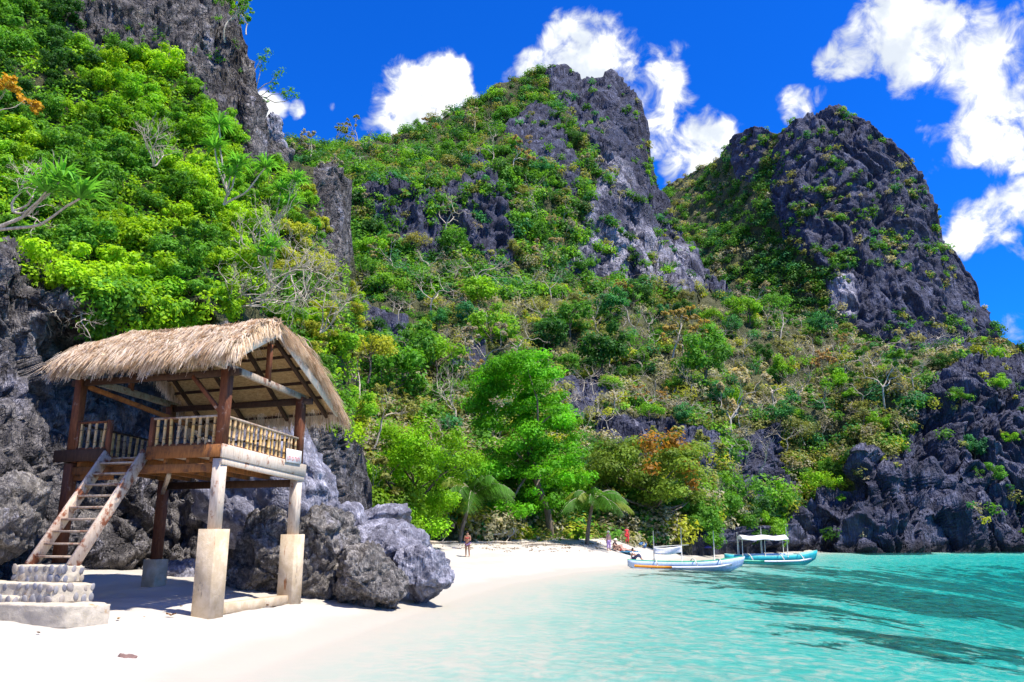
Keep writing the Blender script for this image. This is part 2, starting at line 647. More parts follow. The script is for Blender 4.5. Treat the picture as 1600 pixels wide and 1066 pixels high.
# coral rubble and weed on the seabed
reef = t.noise(t.scale(p, (0.9, 1.0, 0.0)), .42, 8, .72, .6)
rR = t.attr('reef', 'Fac')
rf = t.math('MULTIPLY', t.smooth(t.math('ADD', reef, t.math('MULTIPLY', rR, .21)), .585, .65), t.smooth(rR, .02, .25))
rcol = t.mix(t.smooth(t.noise(p, .9, 7, .75), .42, .62), (0.020, 0.022, 0.016), (0.13, 0.105, 0.06))
col = t.mix(rf, col, rcol)
rip = t.noise(t.scale(p, (1, 2.2, 1)), 2.2, 5, .6)
hh = t.math('ADD', t.math('MULTIPLY', rip, .6), t.math('MULTIPLY', gr, .12))
principled(t, out, col, t.math('SUBTRACT', .92, t.math('MULTIPLY', wet, .3)), .2, t.bump(hh, .35, .06))
M['sand'] = m
beach = link('sand_beach', mesh_np('sand_beach', np.stack([GX, GY, GZ], -1).reshape(-1, 3), grid_faces(len(gx), len(gy)), True, {'reef': RF.ravel()}), M['sand'])
tag(beach, 'white coral sand beach running down into the shallow bay', 'beach', kind='structure')

wx = axis([(-14, 6, .35), (6, 60, .8), (60, 160, 2.5), (160, 400, 30), (400, 3000, 400)])
wy = axis([(-600, -20, 60), (-20, 4, 2), (4, 40, .35), (40, 130, 1.0), (130, 400, 30), (400, 3000, 400)])
WX, WY = np.meshgrid(wx, wy, indexing='ij')
depth = np.clip(-ground_z(WX, WY), -0.4, 6)
P = np.stack([WX.ravel() * .35, WY.ravel() * .9, np.zeros(WX.size)], 1)
WZ = 0.0 + 0.022 * fbm(P, 3, .6).reshape(WX.shape) * sstep(depth, 0.02, 0.5)
m, t, out = new_mat('sea_water')
p = t.pos()
d = t.math('MAXIMUM', t.attr('depth', 'Fac'), 0.0)
w1 = t.noise(t.scale(p, (1.0, 1.0, 1)), 2.1, 6, .64, 1.0)
w2 = t.noise(t.scale(p, (.5, 1.0, 1)), .35, 4, .6, .6)
h = t.math('ADD', t.math('MULTIPLY', w1, .8), t.math('MULTIPLY', w2, .8))
nrm = t.bump(h, 1.0, .5)
dm = t.math('MULTIPLY', d, t.smooth(t.math('ADD', t.math('MULTIPLY', w1, .85), t.math('MULTIPLY', w2, .15)), .42, .59, .25, 1.75))  # ripple light and dark painted into the tint by varying the depth
e = [t.math('POWER', 2.71828, t.math('MULTIPLY', dm, -k)) for k in (1.7, .13, .15)]
cmb = t.node('ShaderNodeCombineColor')
for i in range(3):
    t.put(cmb.inputs[i], e[i])
tr = t.node('ShaderNodeBsdfTransparent')
t.put(tr.inputs['Color'], cmb.outputs[0])
df = t.node('ShaderNodeBsdfDiffuse')
t.put(df.inputs['Color'], t.mix(t.smooth(dm, .3, 3.2), (.10, .55, .50), (.0, .26, .29)))
t.put(df.inputs['Normal'], t.bump(h, .8, .3))
mx = t.node('ShaderNodeMixShader')
t.put(mx.inputs[0], t.math('SUBTRACT', 1.0, t.math('POWER', 2.71828, t.math('MULTIPLY', dm, -.12))))
t.l.new(tr.outputs[0], mx.inputs[1]); t.l.new(df.outputs[0], mx.inputs[2])
gl = t.node('ShaderNodeBsdfGlossy')
gl.inputs['Roughness'].default_value = .05
t.put(gl.inputs['Normal'], nrm)
fr = t.node('ShaderNodeFresnel'); fr.inputs['IOR'].default_value = 1.33
t.put(fr.inputs['Normal'], nrm)
mx2 = t.node('ShaderNodeMixShader')
t.put(mx2.inputs[0], t.math('MULTIPLY', fr.outputs[0], t.smooth(t.attr('depth', 'Fac'), -0.02, .25, 0, .30)))
t.l.new(mx.outputs[0], mx2.inputs[1]); t.l.new(gl.outputs[0], mx2.inputs[2])
t.l.new(mx2.outputs[0], out.inputs['Surface'])
M['water'] = m
F = grid_faces(len(wx), len(wy))
keep = (depth.ravel()[F] > -0.38).any(1)
sea = link('sea_water', mesh_np('sea_water', np.stack([WX, WY, WZ], -1).reshape(-1, 3), F[keep], True, {'depth': depth.ravel()}), M['water'])
tag(sea, 'clear turquoise shallow water of the bay', 'sea', kind='structure')


# ------------------------------------------------------------------ cliffs and hills
class Sheet:
    """a rock or hill face given by columns of (height in view, distance); becomes a solid-looking ridge with a back slope"""
    def __init__(self, cols, top, px0, px1, npx, nv, smooth_n, amp, k, rock_polys, seed, back, zs=1.0, pale=()):
        self.px = np.linspace(px0, px1, npx); self.nv = nv
        cx = np.array([c[0] for c in cols], float)
        tt = np.linspace(0, 1, nv)
        base = np.array([c[1][0][0] for c in cols], float)
        ctop = np.array([c[1][-1][0] for c in cols], float)
        D = []
        for c in cols:
            py = np.array([q[0] for q in c[1]], float); dd = np.array([q[1] for q in c[1]], float)
            tk = (py[0] - py) / (py[0] - py[-1])
            D.append(np.interp(tt, tk, dd))
        D = np.array(D)
        b = np.interp(self.px, cx, base)
        if top is not None:
            tp = np.interp(self.px, [q[0] for q in top], [q[1] for q in top])
        else:
            tp = np.interp(self.px, cx, ctop)
        Dg = np.stack([np.interp(self.px, cx, D[:, j]) for j in range(nv)], 1)
        ker = np.hanning(2 * smooth_n + 3)[1:-1]; ker /= ker.sum()
        pad = smooth_n
        Dp = np.pad(Dg, ((pad, pad), (0, 0)), 'edge')
        Dg = np.stack([np.convolve(Dp[:, j], ker, 'valid') for j in range(nv)], 1)
        PY = b[:, None] + (tp - b)[:, None] * tt[None]
        PX = np.repeat(self.px[:, None], nv, 1)
        G = aty(PX, PY, Dg)
        rock = np.zeros(PX.shape)
        for poly, val in rock_polys:
            rock = np.where(in_poly(PX, PY, poly), np.maximum(rock, val), rock)
        self.b, self.tp = b, tp
        pl = np.zeros(PX.shape)
        for poly in pale:
            pl = np.where(in_poly(PX, PY, poly), 1.0, pl)
        # soften the mask
        for _ in range(3):
            r = np.pad(rock, 1, 'edge')
            rock = (r[:-2, 1:-1] + r[2:, 1:-1] + r[1:-1, :-2] + r[1:-1, 2:] + r[1:-1, 1:-1]) / 5
            r = np.pad(pl, 1, 'edge')
            pl = (r[:-2, 1:-1] + r[2:, 1:-1] + r[1:-1, :-2] + r[1:-1, 2:] + r[1:-1, 1:-1]) / 5
        for _ in range(10):
            r = np.pad(pl, 1, 'edge')
            pl = (r[:-2, 1:-1] + r[2:, 1:-1] + r[1:-1, :-2] + r[1:-1, 2:] + r[1:-1, 1:-1]) / 5
        gu = np.gradient(G, axis=0); gv = np.gradient(G, axis=1)
        N = np.cross(gu, gv); N /= np.linalg.norm(N, axis=2, keepdims=True) + 1e-9
        N[N[..., 1] > 0.3] *= -1
        Q = G.reshape(-1, 3) + seed * 31.7
        kk = k
        wob = np.stack([fbm(Q * kk * .8 + 5, 2), fbm(Q * kk * .8 + 50, 2), np.zeros(len(Q))], 1) / kk * .5
        Qs = (Q + wob) * np.array([1, 1, .42 * zs])
        big = fbm(Qs * kk * .55, 3)
        flute = ridged((Q + wob) * np.array([1, 1, .20 * zs]) * kk * 2.6, 3)
        flute = flute - .9 * (1 - sstep(np.abs(perlin((Q + wob * .7) * np.array([1, 1, .16 * zs]) * kk * 3.4 + 77)), 0, .10))
        f1, ed, rr = worley(Qs * kk * 1.5)
        f1b, edb, rrb = worley((Q + wob * .6) * np.array([1, 1, .6 * zs]) * kk * 4.0)
        crack = -0.55 * (1 - sstep(ed, 0, .10)) + .6 * (rr - .5) + 1.1 * f1
        crackb = -0.4 * (1 - sstep(edb, 0, .14)) + .7 * (rrb - .5) + 1.6 * f1b
        det = fbm(Q * kk * 5, 3, .6)
        rk = rock.ravel(); cw = 1.0 if zs > .9 else np.clip(.45 + .45 * sstep(-G[..., 2].ravel(), -40, -22), 0, 1.2)
        dsp = amp * (1.1 * big + rk * ((.45 if zs > .9 else .62) * flute + cw * (.80 * crack + .26 * crackb) + .20 * det) + (1 - rk) * .35 * det)
        taper = np.minimum(1, (np.arange(nv)[None] + 2) / 6.0) * np.ones(PX.shape)
        dsp = dsp.reshape(PX.shape) * taper
        G = G + N * dsp[..., None]
        self.G, self.rock, self.N = G, rock, N
        # foot below ground and back slope
        nb = 9
        foot = G[:, :1].copy(); foot[..., 2] -= 6; foot[..., 1] -= 0.0
        rows = [foot, G]
        last = G[:, -1]
        for q in range(1, nb + 1):
            f = q / nb
            r = last.copy()
            r[:, 1] += back[0] * f
            r[:, 0] += r[:, 0] / np.maximum(r[:, 1], 1) * back[0] * f
            r[:, 2] -= back[1] * f ** 1.4
            rr2 = fbm(r * k * .6, 3) * amp * 1.2
            r[:, 2] += rr2 * min(1, f * 3)
            rows.append(r[:, None])
        self.full = np.concatenate(rows, 1)
        self.rockf = np.concatenate([rock[:, :1], rock, np.repeat(rock[:, -1:], nb, 1)], 1)
        self.palef = np.concatenate([pl[:, :1], pl, np.repeat(pl[:, -1:], nb, 1)], 1)

    def build(self, name, mat):
        nx, ny = self.full.shape[:2]
        return link(name, mesh_np(name, self.full.reshape(-1, 3), grid_faces(nx, ny), False, {'rock': self.rockf.ravel(), 'pale': self.palef.ravel()}), mat)

    def at(self, px, py):
        px = np.asarray(px, float); py = np.asarray(py, float)
        fi = np.interp(px, self.px, np.arange(len(self.px)))
        i = np.clip(np.round(fi).astype(int), 0, len(self.px) - 1)
        t = (self.b[i] - py) / (self.b[i] - self.tp[i])
        ok = (t >= 0) & (t <= 1.0)
        j = np.clip(np.round(t * (self.nv - 1)).astype(int), 0, self.nv - 1)
        return self.G[i, j], self.N[i, j], self.rock[i, j], ok


# --- the far mountain on the right
D_COLS = [
    (960, [(560, 300), (400, 350), (300, 420)]), (1060, [(600, 290), (450, 325), (350, 375), (280, 430)]),
    (1130, [(620, 280), (480, 305), (380, 335), (300, 360), (245, 380)]),
    (1190, [(640, 268), (500, 290), (420, 305), (300, 325), (196, 340)]),
    (1250, [(640, 260), (500, 282), (420, 290), (300, 302), (185, 318)]),
    (1315, [(640, 256), (520, 272), (420, 280), (250, 298), (170, 314)]),
    (1362, [(640, 256), (520, 272), (400, 282), (205, 302)]), (1425, [(650, 258), (450, 280), (270, 302)]),
    (1480, [(660, 262), (375, 302)]), (1545, [(670, 268), (500, 300)]), (1600, [(680, 272), (545, 305)]),
    (1700, [(690, 280), (580, 312)]), (1900, [(700, 290), (640, 320)])]
D_TOP = [(960, 300), (1030, 300), (1060, 280), (1100, 262), (1130, 247), (1150, 217), (1170, 202), (1190, 197), (1205, 208), (1220, 206),
         (1240, 190), (1265, 181), (1290, 174), (1315, 171), (1335, 179), (1350, 187), (1362, 205), (1400, 232), (1425, 270),
         (1445, 300), (1460, 340), (1480, 375), (1500, 405), (1520, 440), (1535, 475), (1545, 500), (1570, 525), (1600, 545), (1700, 585), (1900, 650)]
D_ROCK = [([(1212, 230), (1250, 180), (1315, 160), (1365, 200), (1435, 270), (1490, 375), (1560, 500), (1550, 580), (1440, 570), (1320, 505), (1300, 430), (1225, 375), (1205, 300)], 1.0),
          ([(1140, 230), (1170, 190), (1210, 200), (1180, 290), (1150, 280)], 1.0),
          ([(1290, 430), (1330, 420), (1330, 520), (1290, 500)], 1.0)]
D = Sheet(D_COLS, D_TOP, 960, 1900, 440, 250, 12, 2.9, 0.055, D_ROCK, 3, (140, 150), .42, ([(1300, 430), (1335, 425), (1335, 500), (1300, 490)],))
mountain = D.build('mountain', M['mountain'])
tag(mountain, 'dark limestone karst mountain at the right with a rounded top', 'mountain', kind='structure')

# --- the wooded hillside with the central peak and the rocky shore
B_COLS = [
    (300, [(852, 52), (600, 90), (400, 130), (215, 175)]),
    (450, [(852, 55), (700, 75), (600, 95), (500, 115), (400, 140), (300, 178), (215, 210)]),
    (560, [(852, 58), (750, 68), (650, 84), (550, 108), (480, 128), (425, 148), (300, 158), (262, 188), (218, 232)]),
    (650, [(852, 62), (700, 79), (600, 97), (500, 126), (425, 150), (400, 155), (290, 163), (262, 188), (195, 236)]),
    (740, [(852, 64), (700, 81), (600, 99), (500, 126), (425, 150), (285, 166), (250, 196), (200, 226), (150, 248)]),
    (800, [(852, 66), (700, 83), (600, 101), (500, 129), (440, 152), (250, 172), (180, 214), (120, 246)]),
    (865, [(852, 68), (700, 86), (600, 105), (500, 133), (440, 158), (300, 176), (200, 206), (98, 242)]),
    (930, [(852, 70), (700, 89), (600, 109), (500, 141), (435, 172), (330, 184), (200, 206), (125, 236)]),
    (990, [(852, 72), (700, 91), (600, 113), (500, 147), (450, 182), (330, 197), (165, 236)]),
    (1030, [(852, 74), (700, 93), (600, 116), (500, 150), (455, 184), (292, 216)]),
    (1075, [(852, 77), (700, 95), (600, 117), (500, 152), (460, 187), (380, 206)]),
    (1110, [(852, 82), (700, 97), (600, 119), (520, 150), (468, 190), (440, 200)]),
    (1140, [(855, 90), (750, 96), (650, 109), (550, 142), (468, 188)]),
    (1200, [(862, 100), (760, 105), (650, 117), (550, 146), (478, 182)]),
    (1260, [(864, 106), (800, 108), (770, 112), (650, 122), (580, 142), (510, 172)]),
    (1300, [(864, 105), (790, 107), (765, 113), (650, 122), (570, 138), (525, 165)]),
    (1345, [(864, 101), (714, 105), (702, 113), (620, 121), (560, 136), (535, 157)]),
    (1400, [(864, 101), (745, 105.5), (720, 114), (600, 122), (545, 145)]),
    (1470, [(864, 103), (790, 106), (768, 113), (620, 121), (540, 142)]),
    (1540, [(864, 107), (800, 110), (700, 118), (590, 124), (545, 142)]),
    (1620, [(864, 108), (760, 112), (700, 118), (600, 126), (560, 142)]), (1950, [(866, 112), (700, 120), (580, 140)])]
B_TOP = [(300, 215), (440, 222), (470, 214), (500, 226), (560, 222), (600, 210), (650, 200), (700, 180), (740, 155), (780, 135), (820, 115), (845, 104),
         (865, 99), (885, 106), (905, 121), (930, 126), (955, 123), (975, 138), (995, 165), (1003, 190), (1010, 230), (1020, 262), (1030, 292),
         (1045, 330), (1060, 350), (1075, 380), (1090, 420), (1110, 442), (1140, 468), (1180, 476), (1220, 492), (1260, 512), (1300, 527),
         (1340, 537), (1400, 547), (1450, 548), (1500, 545), (1550, 552), (1600, 562), (1950, 590)]
B_ROCK = [([(845, 90), (905, 105), (955, 112), (1013, 190), (1040, 292), (1085, 380), (1120, 440), (1145, 475), (1060, 462), (1000, 442), (930, 432), (885, 425), (905, 380), (915, 330), (935, 280), (925, 230), (885, 180), (860, 140)], 1.0),
          ([(785, 205), (840, 150), (870, 180), (905, 260), (895, 320), (860, 260), (820, 240)], .9),
          ([(565, 300), (610, 285), (660, 305), (720, 288), (750, 235), (790, 290), (805, 380), (805, 445), (770, 435), (735, 380), (700, 345), (690, 410), (640, 405), (600, 370)], 1.0),
          ([(1440, 610), (1500, 575), (1600, 562), (2000, 560), (2000, 880), (1215, 880), (1235, 800), (1325, 762), (1325, 705), (1400, 715), (1420, 680)], 1.0),
          ([(1080, 870), (1080, 830), (1230, 820), (1230, 880)], 1.0),
          ([(920, 640), (1010, 650), (1120, 690), (1120, 760), (960, 720)], .7), ([(1150, 690), (1230, 650), (1240, 760), (1180, 800), (1140, 760)], .8),
          ([(860, 600), (940, 560), (960, 610), (900, 660)], .6), ([(700, 560), (760, 540), (760, 600), (710, 600)], .6), ([(560, 480), (640, 500), (640, 560), (560, 540)], .7)]
B = Sheet(B_COLS, B_TOP, 300, 1950, 620, 330, 10, 2.3, 0.085, B_ROCK, 1, (120, 130), .42, ([(885, 400), (930, 370), (1000, 350), (1060, 390), (1090, 430), (1080, 465), (1000, 445), (890, 430)], [(900, 240), (960, 250), (990, 300), (930, 310)], [(900, 310), (920, 300), (930, 430), (900, 430)]))
hill = B.build('hillside', M['hill'])
tag(hill, 'wooded limestone hillside rising to the steep central peak', 'hillside', kind='structure')

# --- the near cliff at the left, behind the hut
A_COLS = [
    (-420, [(1000, 13), (700, 15), (500, 18), (200, 25), (-200, 38)]),
    (-150, [(960, 18), (700, 19), (560, 20.5), (420, 21.5), (380, 25), (200, 31), (-200, 42)]),
    (0, [(930, 22), (700, 22.6), (560, 24), (425, 24.6), (385, 28), (200, 34), (-200, 45)]),
    (60, [(925, 24.6), (700, 25.4), (560, 26.4), (455, 25.0), (400, 29), (200, 35), (-200, 46)]),
    (120, [(920, 28.8), (700, 29.8), (600, 30), (525, 29), (470, 25.8), (420, 28.5), (300, 33), (150, 39), (-200, 47)]),
    (250, [(915, 31), (700, 32.4), (600, 33), (525, 32), (475, 28.2), (430, 30.5), (300, 36), (200, 40), (100, 43), (-200, 49)]),
    (330, [(910, 31.5), (700, 33), (600, 33.4), (530, 32.6), (485, 29.8), (440, 33), (300, 38.5), (200, 42.5), (-150, 51)]),
    (378, [(905, 30.5), (700, 32), (560, 33), (500, 32.4), (350, 38.5), (240, 42.5), (50, 48)]),
    (400, [(900, 30), (700, 31.5), (520, 34), (400, 38), (300, 41.5), (180, 47)]),
    (440, [(895, 31), (700, 32.5), (520, 36), (350, 42), (232, 47)]),
    (495, [(890, 32), (700, 34), (560, 38), (420, 43), (262, 50)]),
    (538, [(880, 35), (700, 38), (560, 42), (420, 47), (300, 53)]),
    (570, [(872, 39), (750, 42), (640, 46), (520, 52)]),
    (605, [(868, 44), (860, 46), (852, 50)]), (650, [(872, 47), (866, 48), (862, 50)])]
A_TOP = [(-420, -200), (320, -190), (340, -120), (360, -20), (372, 30), (385, 70), (393, 110), (399, 150), (403, 195), (410, 222),
         (446, 240), (470, 262), (493, 264), (500, 255), (522, 254), (537, 275), (542, 330), (544, 400), (548, 470), (552, 560), (556, 660), (562, 760), (572, 852), (650, 866)]
A_ROCK = [([(80, -300), (345, -300), (385, 50), (402, 150), (402, 215), (430, 160), (452, 235), (450, 262), (395, 255), (370, 235), (330, 190), (300, 130), (235, 80), (140, 75), (100, 40)], 1.0),
          ([(-500, 400), (90, 400), (110, 460), (250, 500), (330, 500), (430, 520), (450, 640), (600, 700), (660, 860), (660, 1100), (-500, 1100)], 1.0),
          ([(488, 250), (545, 245), (548, 370), (530, 440), (495, 370)], 1.0), ([(110, 130), (160, 130), (160, 190), (110, 190)], 1.0)]
A = Sheet(A_COLS, A_TOP, -420, 650, 430, 420, 8, 0.55, 0.36, A_ROCK, 2, (14, 22))
cliff = A.build('cliff', M['cliff'])
tag(cliff, 'near limestone cliff overgrown with creepers behind the hut', 'cliff', kind='structure')
# ------------------------------------------------------------------ plants: leaf clouds, branches
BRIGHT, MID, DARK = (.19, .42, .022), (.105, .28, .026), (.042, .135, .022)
YELLOW, OLIVE, RUST = (.38, .42, .04), (.25, .27, .075), (.38, .27, .09)
TAN, BLUEG, LIME = (.37, .35, .225), (.055, .23, .07), (.30, .52, .018)


def leaves(rng, centers, radii, n, ls, squash=.8, up=.6, tint=None, shell=.55, hang=0.0, clump_var=.45, aspect=.55, tri=False):
    """rhombic leaves spread through the clumps; returns vertices and colours (4 per leaf)"""
    centers = np.asarray(centers, float); radii = np.asarray(radii, float)
    w = radii ** 2; w /= w.sum()
    k = rng.choice(len(centers), n, p=w)
    d = rng.normal(size=(n, 3)); d /= np.linalg.norm(d, axis=1, keepdims=True)
    r = radii[k] * rng.random(n) ** shell
    off = d * r[:, None]; off[:, 2] *= squash
    off[:, 2] -= hang * rng.random(n) ** 2 * radii[k]
    P = centers[k] + off
    N = d * 1.0 + np.array([0, 0, up]) + rng.normal(size=(n, 3)) * .42
    N /= np.linalg.norm(N, axis=1, keepdims=True)
    T = np.cross(N, rng.normal(size=(n, 3))); T /= np.linalg.norm(T, axis=1, keepdims=True) + 1e-9
    Bt = np.cross(N, T)
    s = (ls * (.6 + .8 * rng.random(n)))[:, None]
    bend = N * s * .18
    V = np.stack([P - T * s - bend, P + Bt * s * aspect, P + T * s - bend, P - Bt * s * aspect], 1).reshape(-1, 3)
    if tri:
        V = np.stack([P - T * s, P + T * s * .7 + Bt * s * .75 - bend, P + T * s * .7 - Bt * s * .75 - bend], 1).reshape(-1, 3)
    base = np.ones(3) if tint is None else np.asarray(tint, float)
    if base.ndim == 1:
        col = np.repeat(base[None], n, 0)
    else:
        col = base[k]
    cv = (1 - clump_var / 2 + clump_var * rng.random(len(centers)))[k]
    lv = .82 + .36 * rng.random(n)
    col = col * (cv * lv)[:, None]
    yel = rng.random(n)[:, None]
    col = col * np.where(yel > .9, np.array([1.22, 1.08, .9]), np.array([1, 1, 1]))
    return V, np.repeat(col, 3 if tri else 4, 0)


def leaf_mesh(name, V, C, k=4):
    n = len(V) // k
    me = mesh_np(name, V, np.arange(k * n).reshape(n, k), False, {'lc': C})
    me.materials.append(M['leaf'])
    return me


def limb(rng, a, b, wob=.12, n=5):
    a = np.asarray(a, float); b = np.asarray(b, float)
    t = np.linspace(0, 1, n)[:, None]
    L = np.linalg.norm(b - a)
    P = a + (b - a) * t + np.sin(t * PI) * rng.normal(size=(1, 3)) * L * wob + rng.normal(size=(n, 3)) * L * wob * .25 * np.sin(t * PI)
    return P


def grow(mb, rng, p, d, L, r, lvl, spread=.75, lift=.15, sides=5, tips=None, kids=(2, 4)):
    """a branching limb"""
    d = np.asarray(d, float) / np.linalg.norm(d)
    q = p + d * L
    P = limb(rng, p, q, .10, 4)
    mb.tube(P, np.linspace(r, r * .62, 4), max(3, sides), cap=False)
    if lvl == 0:
        if tips is not None: tips.append(q)
        return
    for _ in range(rng.integers(kids[0], kids[1])):
        nd = d + rng.normal(size=3) * spread * .6; nd[2] += lift
        grow(mb, rng, P[-1] if rng.random() < .7 else P[2], nd, L * (.58 + .28 * rng.random()), r * .58, lvl - 1, spread, lift, sides - 1, tips, kids)


def make_tree_data(seed, h, w, nclump, nleaf, ls, form='round', trunk_r=None, bark='bark', squash=.8, cv=.45, cr=1.0):
    """trunk mesh and crown mesh for one kind of tree; base at the origin"""
    rng = np.random.default_rng(seed)
    tr = trunk_r or h * .028
    mb = MB()
    fork = h * (.32 if form != 'tall' else .42)
    lean = rng.normal(size=2) * h * .05
    mb.tube(limb(rng, (0, 0, -h * .12), (lean[0], lean[1], fork), .05, 5), np.linspace(tr, tr * .75, 5), 7, cap=False)
    C = []; R = []
    for i in range(nclump):
        a = rng.random() * 2 * PI
        q = rng.random() ** .55
        if form == 'round':
            zc = fork + (h - fork) * (.12 + .80 * rng.random()); rr = w / 2 * q * math.sqrt(max(.05, 1 - ((zc - h * .62) / (h * .48)) ** 2))
        elif form == 'flat':
            zc = h * (.62 + .30 * rng.random()) - .18 * h * q; rr = w / 2 * q
        elif form == 'tall':
            zc = h * (.15 + .81 * rng.random()); rr = w / 2 * q * (1.08 - .62 * (zc / h) ** 1.6)
        else:
            zc = h * (.15 + .75 * rng.random()); rr = w / 2 * q
        C.append((lean[0] + rr * math.cos(a), lean[1] + rr * math.sin(a), zc)); R.append(w * (.10 + .13 * rng.random()) * (1.0 if form != 'tall' else .9))
    base = np.array([lean[0], lean[1], fork])
    for i in range(min(nclump, 12)):
        c = np.array(C[i])
        a = base if rng.random() < .6 else np.array([lean[0], lean[1], fork + (c[2] - fork) * .4])
        mb.tube(limb(rng, a, c, .12, 5), np.linspace(tr * .5, tr * .12, 5), 5, cap=False)
    V, Cc = leaves(rng, C, np.array(R) * cr, nleaf, ls, squash, clump_var=cv)
    tm = mb.mesh('trunk', True); tm.materials.append(M[bark])
    return tm, leaf_mesh('crown', V, Cc)


def make_bare_data(seed, h, lvl=4, leafn=0, ls=.2, spread=.8):
    rng = np.random.default_rng(seed)
    mb = MB(); tips = []
    r = h * .02
    P = limb(rng, (0, 0, -h * .1), (rng.normal() * h * .06, rng.normal() * h * .06, h * .35), .06, 5)
    mb.tube(P, np.linspace(r, r * .8, 5), 6, cap=False)
    for _ in range(3):
        d = np.array([rng.normal() * .7, rng.normal() * .7, .8])
        grow(mb, rng, P[-1], d, h * .27, r * .6, lvl - 1, spread, .10, 5, tips)
    tm = mb.mesh('trunk', True); tm.materials.append(M['bark_pale'])
    cm = None
    if leafn:
        tips = np.array(tips)
        V, C = leaves(rng, tips, np.full(len(tips), h * .055), leafn, ls, shell=.5)
        cm = leaf_mesh('crown', V, C)
    return tm, cm


def put_tree(name, data, loc, sc_, rz, color, label, cat='tree', group=None, tilt=(0, 0), sz=1.0):
    e = empty(name, loc, rz)
    e.rotation_euler = (tilt[0], tilt[1], rz)
    e.scale = (sc_, sc_, sc_ * sz)
    tag(e, label, cat, group)
    t_ = link('trunk', data[0], None, e)
    if data[1] is not None:
        c_ = link('crown', data[1], None, e)
        c_.color = (*color, 1)
    return e


ROUND = [make_tree_data(100 + i, 6.0, 6.0, 20, 2300, .20, 'round') for i in range(5)]
FLAT = [make_tree_data(120 + i, 6.0, 7.0, 16, 1500, .20, 'flat') for i in range(4)]
OPEN = [make_bare_data(140 + i, 6.5, 4, 900, .19) for i in range(4)]
BARE = [make_bare_data(160 + i, 6.5, 5, 0) for i in range(4)]

NUM = 'second third fourth fifth sixth seventh eighth ninth tenth eleventh twelfth thirteenth fourteenth fifteenth sixteenth seventeenth eighteenth nineteenth twentieth'.split()
ORD = ['leftmost'] + [w + ' from left' for w in NUM] + ['twenty-%s from left' % w for w in ['first'] + NUM[:8]] + ['thirtieth from left'] + ['thirty-%s from left' % w for w in ['first'] + NUM[:8]]


def zone(px, py):
    if py < 300 and px < 860: return 'on the ridge left of the peak'
    if px > 1150 and py < 600: return 'below the right mountain'
    if px > 1150: return 'above the rocky right shore'
    if py < 470: return 'at the foot of the central cliffs'
    if px < 740: return 'high behind the hut' if py < 560 else 'left of the tall bright tree'
    if py < 560: return 'on the slope below the peak'
    if px < 980: return 'right of the tall bright tree'
    return 'above the two boats'


# --- single trees on the hillside
rng = np.random.default_rng(21)
cand = []
tries = 0
while len(cand) < 330 and tries < 60000:
    tries += 1
    px = 470 + 1150 * rng.random(); py = 190 + 640 * rng.random()
    P, N_, rk, ok = B.at([px], [py])
    P = P[0]; rk = rk[0]
    if not ok[0]: continue
    if rk > .45 and rng.random() > .06: continue
    if py < 420 and rng.random() > .55: continue
    if px < 700 and py > 640: continue
    if 700 < px < 1110 and py > 690: continue
    s0 = (.42 + 1.05 * rng.random() ** 2.0)
    if rk > .45: s0 *= .5
    rpx = s0 * 6.0 * FPX / P[1] * .36
    if any(abs(px - c[0]) < (rpx + c[2]) * .62 and abs(py - c[1]) < (rpx + c[2]) * .5 for c in cand): continue
    cand.append((px, py, rpx, P, s0, rk))
hillside = []
for px, py, rpx, P, s0, rk in cand:
    u = rng.random()
    nn = perlin(np.array([[px * .011, py * .013, 3.3]]))[0]
    u = u + nn * .35
    if u < .24: kind, data, col, adj = 'dry', BARE[rng.integers(4)], TAN, 'bare pale branched tree'
    elif u < .50: kind, data, col, adj = 'sparse', OPEN[rng.integers(4)], [OLIVE, TAN, OLIVE, TAN, OLIVE, MID, TAN, RUST][rng.integers(8)], ''
    elif u < .60: kind, data, col, adj = 'flat', FLAT[rng.integers(4)], [OLIVE, MID, OLIVE, BRIGHT][rng.integers(4)], ''
    else: kind, data, col, adj = 'round', ROUND[rng.integers(5)], [MID, MID, BRIGHT, DARK, BLUEG, OLIVE][rng.integers(6)], ''
    nm = {BRIGHT: 'bright green', MID: 'mid green', DARK: 'dark green', YELLOW: 'yellow green', OLIVE: 'olive', RUST: 'rusty', TAN: 'straw coloured', BLUEG: 'deep green'}[col]
    if not adj:
        adj = nm + {'sparse': ' thin-leaved tree', 'flat': ' flat-topped tree', 'round': ' rounded tree'}[kind]
    hillside.append((adj, zone(px, py), px, P, s0, col, data, kind))
by = {}
for i, hI in enumerate(hillside):
    by.setdefault((hI[0], hI[1]), []).append(i)
for (adj, zn), idx in by.items():
    idx.sort(key=lambda i: hillside[i][2])
    for k, i in enumerate(idx):
        _, _, px, P, s0, col, data, kind = hillside[i]
        if len(idx) == 1: lab = 'lone ' + adj + ' ' + zn
        else: lab = (ORD[k] if k < len(ORD) else 'one further right') + ' ' + adj + ' ' + zn
        j = .8 + .4 * rng.random(3)
        c2 = tuple(np.array(col) * j.mean() * np.array([.9 + .2 * rng.random(), 1, .8 + .5 * rng.random()]))
        put_tree('hillside_tree', data, (P[0], P[1], P[2] - .4 * s0), s0 * (1.15 if kind in ('dry', 'sparse') else 1), rng.random() * 6.28, c2, lab, 'tree', 'trees on the wooded hillside', sz=.85 + .35 * rng.random())

